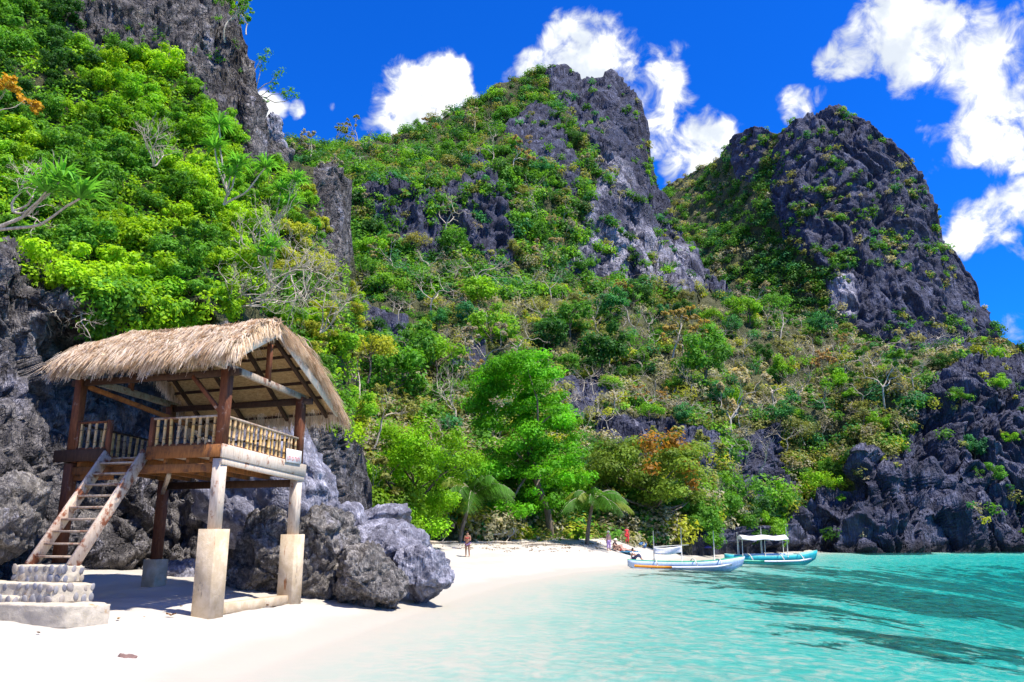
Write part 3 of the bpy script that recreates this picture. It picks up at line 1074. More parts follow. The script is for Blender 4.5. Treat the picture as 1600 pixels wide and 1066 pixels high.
# --- leafless pale shrubs among them
bares = []
tries = 0
while len(bares) < 110 and tries < 20000:
    tries += 1
    px = 530 + 850 * rng.random(); py = 440 + 300 * rng.random()
    if 700 < px < 1110 and py > 680: continue
    P, N_, rk, ok = B.at([px], [py])
    if not ok[0] or perlin(np.array([[px * .008, py * .008, 1.7]]))[0] < -.12: continue
    if any(math.hypot(px - q[0], py - q[1]) < 22 for q in bares): continue
    bares.append((px, py, P[0]))
by = {}
for q in bares: by.setdefault(zone(q[0], q[1]), []).append(q)
for zn, qs in by.items():
    qs.sort(key=lambda q: q[0])
    for k, (px, py, P) in enumerate(qs):
        s0 = .5 + .35 * rng.random()
        put_tree('leafless_shrub', BARE[rng.integers(4)], (P[0], P[1] - .6, P[2] + .2), s0, rng.random() * 6.28, TAN, ORD[k] + ' leafless twiggy shrub ' + zn, 'shrub', 'leafless shrubs on the hillside', sz=.8)

# --- low scrub too dense to count, on the hillside and on the mountain
def scrub(name, sheet, rng, n, px0, px1, py0, py1, size, per, ls, rock_p, label, noise_k, cols):
    px = px0 + (px1 - px0) * rng.random(n); py = py0 + (py1 - py0) * rng.random(n)
    P, N_, rk, ok = sheet.at(px, py)
    dens = perlin(np.stack([px * noise_k, py * noise_k, np.zeros(n)], 1))
    ledge = perlin(P * np.array([.06, .06, .16]))
    keep = ok & ((rng.random(n) < np.where(rk > .45, rock_p * np.clip(.5 + 2.6 * ledge + 1.2 * dens, 0, 4), .93)))
    P = P[keep]; rk = rk[keep]; dens = dens[keep]; m = len(P)
    R = size * (.45 + .8 * rng.random(m) ** 1.5) * np.where(rk > .45, .72, 1.0)
    ci = rng.random(m) + .55 * perlin(P * .035 + 40)
    pal = np.array(cols)
    col = pal[np.clip((ci * len(pal)).astype(int), 0, len(pal) - 1)]
    V, C = leaves(rng, P + np.array([0, -.15, .35]) * R[:, None], R, m * per, ls, .7, .7, col, .5, tri=True)
    o = link(name, leaf_mesh(name, V, C, 3))
    tag(o, label, 'scrub', kind='stuff')
    return o


PAL = [DARK, OLIVE, MID, OLIVE, TAN, BRIGHT, OLIVE, BLUEG, YELLOW, MID, TAN]
scrub('hillside_scrub', B, rng, 5200, 440, 1640, 410, 850, 1.7, 130, .19, .13, 'low mixed scrub and undergrowth covering the hillside', .012, PAL)
scrub('ridge_scrub', B, rng, 5200, 440, 1140, 95, 470, 2.4, 110, .30, .30, 'shrubs and grass clothing the central peak and its ledges', .012, [DARK, MID, OLIVE, MID, BRIGHT, MID, BLUEG, DARK])
scrub('mountain_scrub', D, rng, 6500, 980, 1640, 170, 680, 2.9, 85, .40, .60, 'shrubs clothing the slopes and ledges of the right mountain', .012, [DARK, MID, OLIVE, DARK, MID, BLUEG, TAN, MID])

# ------------------------------------------------------------------ plants on the near cliff
VEG_A = [(-120, -40), (85, -40), (105, 40), (140, 75), (235, 85), (300, 135), (330, 190), (372, 238), (400, 262), (450, 268), (490, 300), (500, 380), (545, 445), (575, 520),
         (590, 700), (510, 665), (455, 620), (440, 510), (400, 470), (330, 500), (260, 505), (150, 500), (100, 455), (60, 405), (-120, 400)]
SHRUB = [make_tree_data(200 + i, 2.4, 3.0, 26, 4600, .098, 'bush', .03) for i in range(5)]
rng = np.random.default_rng(33)
pts = []
tries = 0
while len(pts) < 170 and tries < 30000:
    tries += 1
    px = -110 + 700 * rng.random(); py = -30 + 720 * rng.random()
    if not in_poly([px], [py], VEG_A)[0]: continue
    P, N_, rk, ok = A.at([px], [py])
    if not ok[0]: continue
    s0 = .42 + .55 * rng.random()
    if px > 400: s0 *= .75
    rp = s0 * 2.4 * FPX / P[0][1] * .5
    if any(math.hypot(px - q[0], py - q[1]) < (rp + q[2]) * .50 for q in pts): continue
    pts.append((px, py, rp, P[0], N_[0], s0))


def zoneA(px, py):
    if px < 110:
        if py < 70: return 'in the top left corner'
        if py < 150: return 'at the far left edge'
        return 'above the left boulder' if py > 300 else 'at the left of the cliff'
    if py > 500: return 'just right of the thatched roof'
    if py > 400: return 'just above the thatched roof'
    if px > 400: return 'right of the bare cliff face'
    if py < 200: return 'under the bare cliff face'
    return 'high mid cliff' if py < 300 else 'low mid cliff'


rows = []
for px, py, rp, P, N_, s0 in pts:
    tone_n = perlin(np.array([[px * .012, py * .012, 7.7]]))[0] + rng.normal() * .25  # patchy random tone that picks the leaf colour
    if px < 110 and py < 190: col, nm = DARK if tone_n < .1 else MID, 'dark leafy'
    elif tone_n < -.15: col, nm = MID, 'mid green leafy'
    elif tone_n < .30: col, nm = BRIGHT, 'bright green leafy'
    else: col, nm = LIME, 'lime green leafy'
    if px > 430 and rng.random() < .4: col, nm = YELLOW, 'yellow green leafy'
    rows.append([nm + ' shrub', zoneA(px, py), px, P, N_, s0, col])
by = {}
for i, r_ in enumerate(rows): by.setdefault((r_[0], r_[1]), []).append(i)
for (adj, zn), idx in by.items():
    idx.sort(key=lambda i: rows[i][2])
    for k, i in enumerate(idx):
        _, _, px, P, N_, s0, col = rows[i]
        lab = ('lone ' + adj + ' ' + zn) if len(idx) == 1 else (ORD[k] if k < len(ORD) else 'one further right') + ' ' + adj + ' ' + zn
        c2 = tuple(np.array(col) * (.85 + .3 * rng.random()))
        put_tree('cliff_shrub', SHRUB[rng.integers(5)], tuple(P + N_ * .15 - np.array([0, 0, .9 * s0])), s0, rng.random() * 6.28, c2, lab, 'shrub', 'shrubs growing on the near cliff', sz=.8 + .3 * rng.random())

# creepers that cover the rock between the shrubs
n = 4400
px = -110 + 700 * rng.random(n); py = -30 + 730 * rng.random(n)
keep = in_poly(px, py, VEG_A)
P, N_, rk, ok = A.at(px, py)
keep &= ok
P = P[keep]; N_ = N_[keep]; m = len(P)
R = .25 + .45 * rng.random(m)
ci = rng.random(m) + .7 * perlin(P * .35 + 11)
pal = np.array([MID, BRIGHT, MID, BRIGHT, LIME, LIME])
col = pal[np.clip((ci * len(pal)).astype(int), 0, len(pal) - 1)]
V, C = leaves(rng, P + N_ * .22, R, m * 46, .095, .9, .5, col, .5, hang=.9)
o = link('cliff_creepers', leaf_mesh('cliff_creepers', V, C))
tag(o, 'tangle of green creepers draped over the near cliff', 'creepers', kind='stuff')
# sparse tufts on the bare rock
n = 260
px = 90 + 360 * rng.random(n); py = -20 + 300 * rng.random(n)
P, N_, rk, ok = A.at(px, py)
keep = ok & (rk > .5) & (perlin(P * .4) > .12)
P = P[keep]; N_ = N_[keep]
V, C = leaves(rng, P + N_ * .1, np.full(len(P), .28), len(P) * 30, .07, .8, .5, np.array(MID), .6)
o = link('rock_tufts', leaf_mesh('rock_tufts', V, C))
tag(o, 'small green tufts rooted in cracks of the bare cliff face', 'tufts', kind='stuff')


# --- screw pines with spiky heads on crooked pale branches
def blades(rng, c, n, L, w, droop=.35, col=(.05, .20, .02)):
    V = []; C = []
    for _ in range(n):
        d = rng.normal(size=3); d[2] = abs(d[2]) * .8 + .05; d /= np.linalg.norm(d)
        s = np.cross(d, (0, 0, 1)); s /= np.linalg.norm(s) + 1e-6
        l = L * (.7 + .5 * rng.random()); ww = w * (.7 + .5 * rng.random())
        p0 = c; p1 = c + d * l * .55 + np.array([0, 0, .06 * l]); p2 = c + d * l - np.array([0, 0, droop * l * rng.random()])
        V += [p0 - s * ww * .6, p0 + s * ww * .6, p1 + s * ww, p1 - s * ww, p1 - s * ww, p1 + s * ww, p2 + s * ww * .1, p2 - s * ww * .1]
        k = .65 + .7 * rng.random()
        C += [np.array(col) * k] * 8
    return np.array(V), np.array(C)


def screw_pine(px, py, Y, heads, L, label, root):
    rng = np.random.default_rng(int(px * 7 + py))
    e = empty('screw_pine', tuple(root))
    tag(e, label, 'plant', 'screw pines on the near cliff')
    mb = MB(); V = []; C = []
    for hx, hy in heads:
        q = aty(hx, hy, Y) - root
        mid_ = q * .5 + np.array([0, 0, -.12 * np.linalg.norm(q)])
        pts_ = np.array([np.zeros(3), mid_ * .6, mid_ * 1.15, q])
        tt = np.linspace(0, 1, 9)
        Pq = np.stack([np.interp(tt, [0, .3, .6, 1], pts_[:, i]) for i in range(3)], 1) + rng.normal(size=(9, 3)) * .015
        mb.tube(Pq, np.linspace(.055, .03, 9), 7)
        v, c = blades(rng, q, 80, L, .042, .4, (.15, .42, .05))
        hd_ = link('leaf_head', leaf_mesh('leaf_head', v, c), None, e)
        hd_['kind'] = 'stuff'
    mb.build('stem', M['bark_pale'], e, True)


for k, (px, py, Y, heads, L, lab) in enumerate([
    (-20, 360, 22.0, [(72, 300), (125, 310), (95, 285)], .95, 'spiky screw pine on pale stems at the left edge'),
    (355, 300, 33.5, [(342, 195), (335, 232)], .85, 'spiky screw pine below the bare rock face'),
    (350, 320, 32.5, [(372, 258), (415, 262), (360, 275)], .8, 'spiky screw pine with crooked pale stem mid cliff'),
    (430, 345, 36.0, [(438, 300), (452, 320), (462, 285)], .85, 'spiky screw pine at the right of the near cliff'),
    (420, 430, 33.0, [(412, 400), (425, 385)], .7, 'small spiky screw pine above the roof ridge')]):
    screw_pine(px, py, Y - 1.3, heads, L, lab, aty(px, py, Y - .5))

# --- tangle of bare pale branches above the roof
rng = np.random.default_rng(5)
for k, (px, py, Y, d, L, lab) in enumerate([
    (350, 480, 32.0, (.9, -.4, .5), 1.3, 'bare pale branches tangled just above the roof ridge'),
    (395, 470, 33.5, (.8, -.4, .2), 1.3, 'bare twisted branches reaching right over the roof'),
    (430, 450, 35.0, (.7, -.3, .5), 1.4, 'dry pale shrub at the right end of the roof'),
    (470, 470, 37.0, (.5, -.2, .8), 1.4, 'dry branching shrub between roof and wooded slope'),
    (420, 440, 34.0, (.6, -.6, .7), 1.6, 'large pale leafless shrub above the roof ridge end'),
    (455, 430, 35.5, (.9, -.4, .1), 1.5, 'pale leafless shrub sprawling right of the roof ridge'),
    (400, 400, 34.5, (.5, -.6, .4), 1.3, 'pale leafless shrub below the screw pines'),
    (500, 520, 37.5, (.3, -.5, .8), 1.3, 'pale leafless shrub at the right roof edge'),
    (240, 260, 34.0, (.1, -.5, .9), .9, 'dead pale twigs in the middle of the creepers'),
    (110, 470, 26.2, (.2, -.5, -.5), .8, 'bare vines hanging over the dark rock left of the roof'),
    (20, 330, 23.5, (.9, -.5, .3), .8, 'dry twigs under the left screw pine')]):
    root = aty(px, py, Y)
    e = empty('dry_shrub', tuple(root)); tag(e, lab, 'shrub', 'dry branching shrubs on the near cliff')
    mb = MB()
    for j in range(3):
        grow(mb, rng, np.zeros(3), np.array(d) + rng.normal(size=3) * .45, L * (.6 + .5 * rng.random()), .045, 4, 1.0, .12, 6, None, (2, 4))
    mb.build('branches', M['bark_pale'], e, True)

# --- trees on top of the bare cliff
tm, cm = make_bare_data(301, 3.4, 5, 2600, .07, .9)
put_tree('cliff_top_tree', (tm, cm), tuple(aty(352, 60, 44.0)), .9, .4, MID, 'slender tree growing on top of the bare cliff', 'tree')
tm, cm = make_bare_data(305, 3.0, 5, 2200, .07, .9)
put_tree('cliff_top_tree', (tm, cm), tuple(aty(385, 50, 45.0)), .7, 2.4, BRIGHT, 'bushy tree on the cliff top beside bare rock', 'tree')
# overhanging sprig against the sky
root = aty(396, 150, 46.5)
e = empty('overhanging_branch', tuple(root)); tag(e, 'leafy branch hanging out from the cliff against blue sky', 'branch')
mb = MB(); cc = []; rng = np.random.default_rng(8)
for hx, hy in ((420, 80), (440, 110), (455, 140), (462, 150), (408, 90), (430, 130)):
    q = aty(hx, hy, 46.0) - root
    mb.tube(limb(rng, (0, 0, 0), q, .1, 6), np.linspace(.045, .012, 6), 5); cc.append(q)
    cc.append(q * .8 + rng.normal(size=3) * .1)
mb.build('stem', M['bark_pale'], e, True)
V, C = leaves(rng, np.array(cc), np.full(len(cc), .38), 420, .085, .7, .5, np.array((.10, .30, .06)), .6)
link('leaves', leaf_mesh('leaves', V, C), None, e)
# tree with yellow-orange leaves at the left edge
tm, cm = make_bare_data(309, 3.2, 5, 2400, .085, .9)
put_tree('yellowing_tree', (tm, cm), tuple(aty(-40, 230, 24.0)), .95, 1.0, (.55, .33, .03), 'small tree with orange yellow leaves at the upper left', 'tree')

# ------------------------------------------------------------------ the trees along the back of the beach
def gz(x, y):
    return float(ground_z(np.array([x]), np.array([y]))[0])


def at_ground(px, Y):
    p = aty(px, 850, Y); return (p[0], p[1], gz(p[0], p[1]) - .05)


big = make_tree_data(401, 15.5, 11.0, 190, 46000, .125, 'tall', .32, squash=.5, cv=.8, cr=.72)
put_tree('tall_tree', big, at_ground(856, 70.5), 1.05, .6, (.12, .40, .012), 'tall bright green tree at the back of the beach', 'tree', tilt=(0, -.20))
b2 = make_tree_data(402, 10.5, 9.5, 70, 26000, .12, 'bush', .25, squash=.7, cv=.7, cr=.8)
put_tree('bushy_tree', b2, at_ground(640, 57), .86, .2, (.19, .42, .012), 'broad bushy light green tree right behind the boulders', 'tree')
b3 = make_tree_data(403, 8.5, 9.0, 55, 16000, .13, 'bush', .22, squash=.6, cv=.7, cr=.8)
put_tree('bushy_tree', b3, at_ground(725, 68), .82, 1.4, BRIGHT, 'green tree between bushy tree and tall bright tree', 'tree')
b4 = make_tree_data(404, 9.0, 10.0, 60, 18000, .14, 'round', .26, squash=.5, cv=.7, cr=.8)
al = put_tree('almond_tree', b4, at_ground(1020, 77), 1.12, .9, (.17, .27, .03), 'spreading tree with green and rusty orange leaves above the bathers', 'tree')
V, C = leaves(np.random.default_rng(9), [(-2.5, -1.5, 8.0), (-.5, -2.5, 8.3), (-3.5, -2, 6), (1.5, -3, 7.2), (2.8, -2.5, 5.0), (-1, -4, 6)], [1.6, 1.5, 1.0, 1.2, .9, 1.1], 900, .17)
oc = link('rusty_leaves', leaf_mesh('rusty_leaves', V, C), None, al); oc.color = (.40, .20, .03, 1)
b5 = make_tree_data(405, 6.5, 7.0, 30, 9000, .17, 'bush', .2)
for k, (px, Y, s_, col, lab) in enumerate([
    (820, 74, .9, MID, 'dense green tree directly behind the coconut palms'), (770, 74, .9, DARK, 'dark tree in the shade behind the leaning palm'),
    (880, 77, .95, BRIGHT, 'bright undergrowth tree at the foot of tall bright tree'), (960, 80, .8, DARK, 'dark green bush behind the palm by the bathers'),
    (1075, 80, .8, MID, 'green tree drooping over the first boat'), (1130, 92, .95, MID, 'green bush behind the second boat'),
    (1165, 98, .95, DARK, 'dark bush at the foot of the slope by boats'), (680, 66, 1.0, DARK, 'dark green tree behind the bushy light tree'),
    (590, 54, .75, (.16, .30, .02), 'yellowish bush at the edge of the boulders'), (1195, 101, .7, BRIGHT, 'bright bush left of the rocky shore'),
    (905, 68.5, .14, BRIGHT, 'small bright seedling near the right palm trunk')]):
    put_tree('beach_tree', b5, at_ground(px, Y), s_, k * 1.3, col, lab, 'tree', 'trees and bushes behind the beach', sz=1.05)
for k, (px, Y, z_, s_, data, lab) in enumerate([
    (545, 52, 1.0, .95, OPEN[0], 'bare pale tree with thin olive leaves behind the boulders'), (610, 60, 2.5, 1.15, OPEN[1], 'dry flat-crowned tree above the bushy light tree'),
    (690, 70, 4.5, 1.1, OPEN[2], 'dry tree left of the tall bright tree'), (1180, 101, 6.0, 1.4, BARE[1], 'bare brown tree above the second boat'),
    (1090, 88, 6.0, 1.3, OPEN[3], 'thin olive tree above the first boat')]):
    p = aty(px, 850, Y)
    put_tree('dry_tree', data, (p[0], p[1], z_), s_, k * 2.1, OLIVE, lab, 'tree', 'dry trees behind the beach')
for k, (px, py, Y, s_, data, col, lab) in enumerate([
    (512, 560, 39.5, .42, OPEN[0], OLIVE, 'thin olive tree touching the right end of the roof'), (535, 520, 42.5, .5, OPEN[1], YELLOW, 'thin yellow green tree above the right roof end'),
    (560, 600, 44, .5, OPEN[2], OLIVE, 'thin pale tree right of the roof edge'), (500, 500, 41, .45, BARE[2], TAN, 'bare twisted tree over the roof end'),
    (545, 650, 42, .42, ROUND[1], BRIGHT, 'bright round bush between roof and boulders'), (575, 560, 48, .5, FLAT[1], YELLOW, 'yellow green flat bush on the slope edge'),
    (585, 660, 47, .55, OPEN[3], OLIVE, 'olive tree above the dark flat rock'), (480, 450, 42, .4, BARE[0], TAN, 'bare pale tree high right of the roof')]):
    p = aty(px, py + 30, Y)
    put_tree('edge_tree', data, tuple(p), s_, k * 1.7, col, lab, 'tree', 'small trees at the right edge of the near cliff')


# --- coconut palms
def palm(px, Y, h, lean, nf, fl, label, seed, a0=0.0, a1=2 * PI):
    rng = np.random.default_rng(seed)
    x, y, z0 = at_ground(px, Y)
    e = empty('coconut_palm', (x, y, z0)); tag(e, label, 'palm', 'coconut palms on the beach')
    t_ = np.linspace(0, 1, 10)
    Pq = np.stack([lean * t_ ** 1.6, 0 * t_, -.2 + (h + .2) * t_], 1)
    MB().tube(Pq, np.linspace(.19, .11, 10) * (1 + .08 * (np.arange(10) % 2)), 9).build('trunk', M['bark'], e, True)
    top = Pq[-1]
    for k in range(nf):
        az = a0 + (a1 - a0) * (k + .4 * rng.random()) / nf
        el = rad(10 + 62 * rng.random())
        L = fl * (.8 + .3 * rng.random())
        s_ = np.linspace(0, 1, 22)
        hd = np.array([math.cos(az), math.sin(az), 0])
        R_ = top + hd * (L * s_ * math.cos(el) * (1 - .12 * s_))[:, None] + np.array([0, 0, 1.0]) * (L * (s_ * math.sin(el) - .62 * s_ ** 2.1))[:, None]
        fr = empty('frond'); fr.parent = e
        mb = MB(); mb.tube(R_[::3], np.linspace(.03, .006, len(R_[::3])), 4)
        V = []; C = []
        sd = np.cross(hd, (0, 0, 1))
        tint = np.array((.07, .20, .02)) * (.6 + .6 * rng.random())
        if rng.random() < .15: tint = np.array((.18, .25, .03))
        for i in range(2, 22):
            f = s_[i]; ll = fl * .30 * math.sin(PI * min(1, .15 + .85 * f)) ** .6 + .1
            tan = R_[i] - R_[i - 1]; tan /= np.linalg.norm(tan)
            for sgn in (-1, 1):
                for hlf in (0, .5):
                    b_ = R_[i] - (R_[i] - R_[i - 1]) * hlf
                    dd = sd * sgn * .72 + tan * .5 + np.array([0, 0, -.55 - .3 * rng.random()])
                    dd /= np.linalg.norm(dd)
                    wv_ = tan * .035
                    tip = b_ + dd * ll * (.85 + .3 * rng.random())
                    V += [b_ - wv_, b_ + wv_, tip + wv_ * .3, tip - wv_ * .3]; C += [tint * (.75 + .5 * rng.random())] * 4
        fr2 = mb.build('midrib', M['bark_pale'], fr, True)
        link('leaflets', leaf_mesh('leaflets', np.array(V), np.array(C)), None, fr)
    return e


palm(917, 66, 3.4, .55, 20, 4.0, 'coconut palm with leaning trunk beside the bathers', 3)
palm(718, 62.5, 3.6, 1.0, 19, 4.7, 'coconut palm with arching fronds behind the standing woman', 6)
# ------------------------------------------------------------------ boulders
def boulder_mesh(name, seed, rx, ry, rz, k, amp, sub=5, ridge=.3, flat=None):
    bm = bmesh.new()
    bmesh.ops.create_icosphere(bm, subdivisions=sub, radius=1.0)
    V = np.array([v.co[:] for v in bm.verts]); Fc = np.array([[v.index for v in f.verts] for f in bm.faces])
    bm.free()
    S = V.copy()
    rg = np.random.default_rng(seed + 900)
    for _ in range(18):                       # planes that cut the lump into facets
        nv_ = rg.normal(size=3); nv_ /= np.linalg.norm(nv_); off_ = .62 + .3 * rg.random()
        S = S - np.maximum(0, S @ nv_ - off_)[:, None] * nv_
    S = S * 1.14
    P = S * np.array([rx, ry, rz])
    if flat is not None:
        P = P + flat(S)
    N = V / np.array([rx, ry, rz]); N /= np.linalg.norm(N, axis=1, keepdims=True)
    Q = P + seed * 13.7
    wob = np.stack([fbm(Q * k * .8 + 5, 2), fbm(Q * k * .8 + 50, 2), fbm(Q * k * .8 + 90, 2)], 1) / k * .45
    t1, e1_, r1 = worley((Q + wob) * k)
    t2, e2_, r2 = worley((Q + wob * .6) * k * 2.7)
    d = 1.0 * t1 + .5 * (r1 - .5) - .35 * (1 - sstep(e1_, 0, .12)) + .45 * t2 + .25 * (r2 - .5) - .16 * (1 - sstep(e2_, 0, .14))
    d = d + ridge * ridged(Q * k * 2.0, 4, .6) * .5 + .24 * fbm(Q * k * 5, 4, .65)
    P = P + N * (amp * d)[:, None]
    return mesh_np(name, P, Fc, False)


def boulder(px, py, Y, rx, ry, rz, seed, k, amp, mat, label, rot=(0, 0, 0), sub=5, ridge=.3, group='boulders at the foot of the near cliff', name='boulder', flat=None):
    o = link(name, boulder_mesh(name, seed, rx, ry, rz, k, amp, sub, ridge, flat), M[mat], None, tuple(aty(px, py, Y)))
    o.rotation_euler = rot
    tag(o, label, 'rock', group)
    return o


boulder(482, 795, 29.0, 1.35, 1.5, 3.0, 1, .6, .30, 'boulder', 'tall leaning lavender grey rock just right of the hut', (0, rad(-16), 0), 6, .1)
boulder(395, 775, 28.0, 1.9, 1.3, 2.1, 8, .8, .34, 'boulder', 'dark grey rock in the shade under the hut deck', (0, 0, 0), 5)
boulder(415, 882, 24.8, 1.25, 1.0, 1.5, 2, 1.1, .20, 'craggy', 'pitted brown grey rock behind the right pillar', (0, 0, .3), 6, .5)
boulder(505, 862, 25.0, 1.15, 1.1, 1.5, 3, 1.2, .20, 'craggy', 'jagged pale rock standing right of the right pillar', (0, .1, .8), 6, .5)
boulder(575, 905, 24.0, 1.15, .9, .85, 4, 1.3, .16, 'craggy', 'low pitted rock at the front on the sand', (0, 0, 1.2), 6, .5)
boulder(600, 868, 27.6, 1.45, 1.4, 1.15, 5, .7, .16, 'boulder', 'smooth lavender rock slab sloping down to the right', (0, rad(14), 0), 6, .1)
boulder(663, 898, 26.2, .95, 1.0, .85, 6, .9, .15, 'boulder', 'rounded grey rock at the right end of the pile', (0, 0, .5), 6, .2)
boulder(600, 812, 31.0, 1.1, .9, .5, 7, .9, .14, 'boulder', 'dark flat rock under the bushy light tree', (0, rad(-14), 0), 5)
boulder(545, 842, 29.5, .9, .9, 1.2, 12, .9, .16, 'boulder', 'grey rock wedged between tall rock and smooth slab', (0, rad(18), 0), 5)
boulder(5, 812, 19.2, .85, .9, 1.0, 9, 1.3, .16, 'craggy', 'pale pitted boulder at the left edge beside the steps', (0, 0, .2), 5, .6)
boulder(285, 893, 27.5, .8, .6, .35, 10, 1.4, .12, 'boulder', 'low dark rock on the sand behind the back pillar', (0, 0, 0), 4)
boulder(712, 864, 59.0, .95, .6, .36, 11, 1.4, .10, 'boulder', 'small blue grey rock beside the standing woman', (0, 0, .1), 5)
boulder(424, 215, 47.5, .62, .6, 1.6, 21, .9, .26, 'boulder', 'jagged rock pinnacle beside the bare cliff against the sky', (0, .05, 0), 5, .3, None, 'rock_pinnacle')
boulder(440, 240, 47.5, .5, .6, .9, 22, .9, .2, 'boulder', 'lower rock stub right of the jagged pinnacle', (0, .05, 0), 4, .3, None, 'rock_pinnacle')

# ------------------------------------------------------------------ hut materials
def wood_material(name, a, b, worn, wear, rough=.75):
    m, t, out = new_mat(name)
    p = t.pos()
    g = t.noise(t.scale(p, (4, 4, .9)), 5.0, 5, .6)
    fl = t.noise(p, 3.2, 6, .68)
    col = t.mix(t.smooth(g, .3, .7), a, b)
    col = t.mix(t.smooth(fl, 1 - wear - .06, 1 - wear + .06), col, worn)
    st = t.smooth(t.noise(t.scale(p, (1, 1, .2)), 9.0, 4, .6), .62, .72, 0, .5)
    col = t.mix(st, col, (.05, .03, .025))
    principled(t, out, col, rough, .25, t.bump(t.math('ADD', g, fl), .35, .02))
    return m


M['wood'] = wood_material('wood_red_brown', (.11, .036, .018), (.20, .07, .03), (.34, .26, .22), .36)
M['wood_orange'] = wood_material('wood_orange_brown', (.20, .075, .022), (.30, .12, .035), (.12, .05, .025), .42)
M['wood_worn'] = wood_material('wood_worn_pale', (.54, .43, .33), (.66, .56, .45), (.30, .13, .07), .37)
M['wood_stair'] = wood_material('wood_stair_worn', (.56, .42, .31), (.66, .53, .41), (.26, .09, .045), .45)
M['wood_grey'] = wood_material('wood_grey_weathered', (.32, .24, .17), (.46, .37, .29), (.22, .11, .07), .42)
M['wood_dark'] = wood_material('wood_dark_brown', (.045, .022, .014), (.075, .038, .022), (.10, .06, .04), .38)  # dark brown for roof frame, rear and left-end timbers
m, t, out = new_mat('bamboo')
p = t.objco()
z = t.node('ShaderNodeSeparateXYZ'); t.put(z.inputs[0], p)
ringn = t.smooth(t.math('ABSOLUTE', t.math('SUBTRACT', t.math('FRACT', t.math('MULTIPLY', z.outputs[2], 3.1)), .5)), .0, .05)
oi = t.node('ShaderNodeObjectInfo')
col = t.mix(oi.outputs['Random'], (.60, .37, .12), (.46, .33, .19))
col = t.mix(t.smooth(t.noise(t.pos(), 14.0, 4, .6), .5, .7, 0, .6), col, (.22, .12, .05))
col = t.mix(ringn, (.10, .05, .02), col)
principled(t, out, col, .5, .35)
M['bamboo'] = m
m, t, out = new_mat('concrete_stained')
p = t.pos()
n = t.noise(p, 3.0, 6, .62)
col = t.mix(t.smooth(n, .35, .68), (.47, .365, .24), (.62, .51, .37))
rust = t.math('MULTIPLY', t.smooth(t.noise(t.scale(p, (1, 1, .16)), 5.5, 5, .66), .60, .68), t.smooth(t.noise(p, 1.6, 3, .5), .45, .6))
col = t.mix(rust, col, (.33, .12, .035))
col = t.mix(t.smooth(t.noise(t.scale(p, (1, 1, .4)), 4.0, 5, .7), .62, .70, 0, .7), col, (.16, .14, .12))
principled(t, out, col, .9, .15, t.bump(t.noise(p, 12.0, 8, .7), .5, .03))
M['concrete'] = m
m, t, out = new_mat('mortar_pale')
p = t.pos()
n = t.noise(p, 5.0, 7, .65)
col = t.mix(t.smooth(n, .3, .7), (.42, .37, .29), (.54, .48, .39))
col = t.mix(t.smooth(t.noise(p, 2.2, 5, .6), .62, .72, 0, .8), col, (.36, .22, .10))
principled(t, out, col, .92, .15, t.bump(n, .7, .04))
M['mortar'] = m
m, t, out = new_mat('river_stone')
oi = t.node('ShaderNodeObjectInfo')
col = t.ramp(oi.outputs['Random'], [(0, (.10, .105, .14)), (.35, (.26, .25, .25)), (.6, (.16, .17, .22)), (.8, (.38, .31, .23)), (1, (.13, .13, .135))])
col = t.mix(t.smooth(t.noise(t.pos(), 12.0, 4, .6), .4, .7, 0, .35), col, (.45, .43, .40))
principled(t, out, col, .7, .3)
M['stone'] = m
m, t, out = new_mat('thatch_straw')
lc = t.attr('lc')
p_ = t.node('ShaderNodeBsdfPrincipled'); t.put(p_.inputs['Base Color'], lc); p_.inputs['Roughness'].default_value = .7; p_.inputs['Specular IOR Level'].default_value = .25
tr = t.node('ShaderNodeBsdfTranslucent'); t.put(tr.inputs['Color'], lc)
mx = t.node('ShaderNodeMixShader'); mx.inputs[0].default_value = .25
t.l.new(p_.outputs[0], mx.inputs[1]); t.l.new(tr.outputs[0], mx.inputs[2]); t.l.new(mx.outputs[0], out.inputs['Surface'])
M['thatch'] = m
m, t, out = new_mat('thatch_underside')
p = t.pos()
n = t.noise(t.scale(p, (1, 1, 3)), 9.0, 5, .6)
principled(t, out, t.mix(t.smooth(n, .3, .7), (.42, .27, .12), (.62, .44, .23)), .9, .1, t.bump(n, .7, .03))
M['thatch_under'] = m


def plain(name, col, rough=.6, spec=.3, var=.12, sc_=6.0):
    m, t, out = new_mat(name)
    n = t.noise(t.objco(), sc_, 5, .6)
    principled(t, out, t.mix(t.smooth(n, .3, .7, 0, 1), tuple(c * (1 - var) for c in col), tuple(min(1, c * (1 + var)) for c in col)), rough, spec)
    return m


# ------------------------------------------------------------------ the hut
F0 = np.array([-6.9, 19.05]); E1 = np.array([-.95, .312]); E2 = np.array([.25, .968])
E13 = np.array([*E1, 0]); E23 = np.array([*E2, 0])
hut = empty('thatched_hut', (F0[0], F0[1], .5))
tag(hut, 'raised wooden hut with thatched roof and bamboo railing on concrete pillars', 'hut')
H0 = np.array([F0[0], F0[1], .5])


def H(u, v, z):
    p = F0 + u * E1 + v * E2
    return np.array([p[0], p[1], z - .16 * v / 3.6]) - H0


LU, LV = 4.5, 3.6
ZD = 4.24
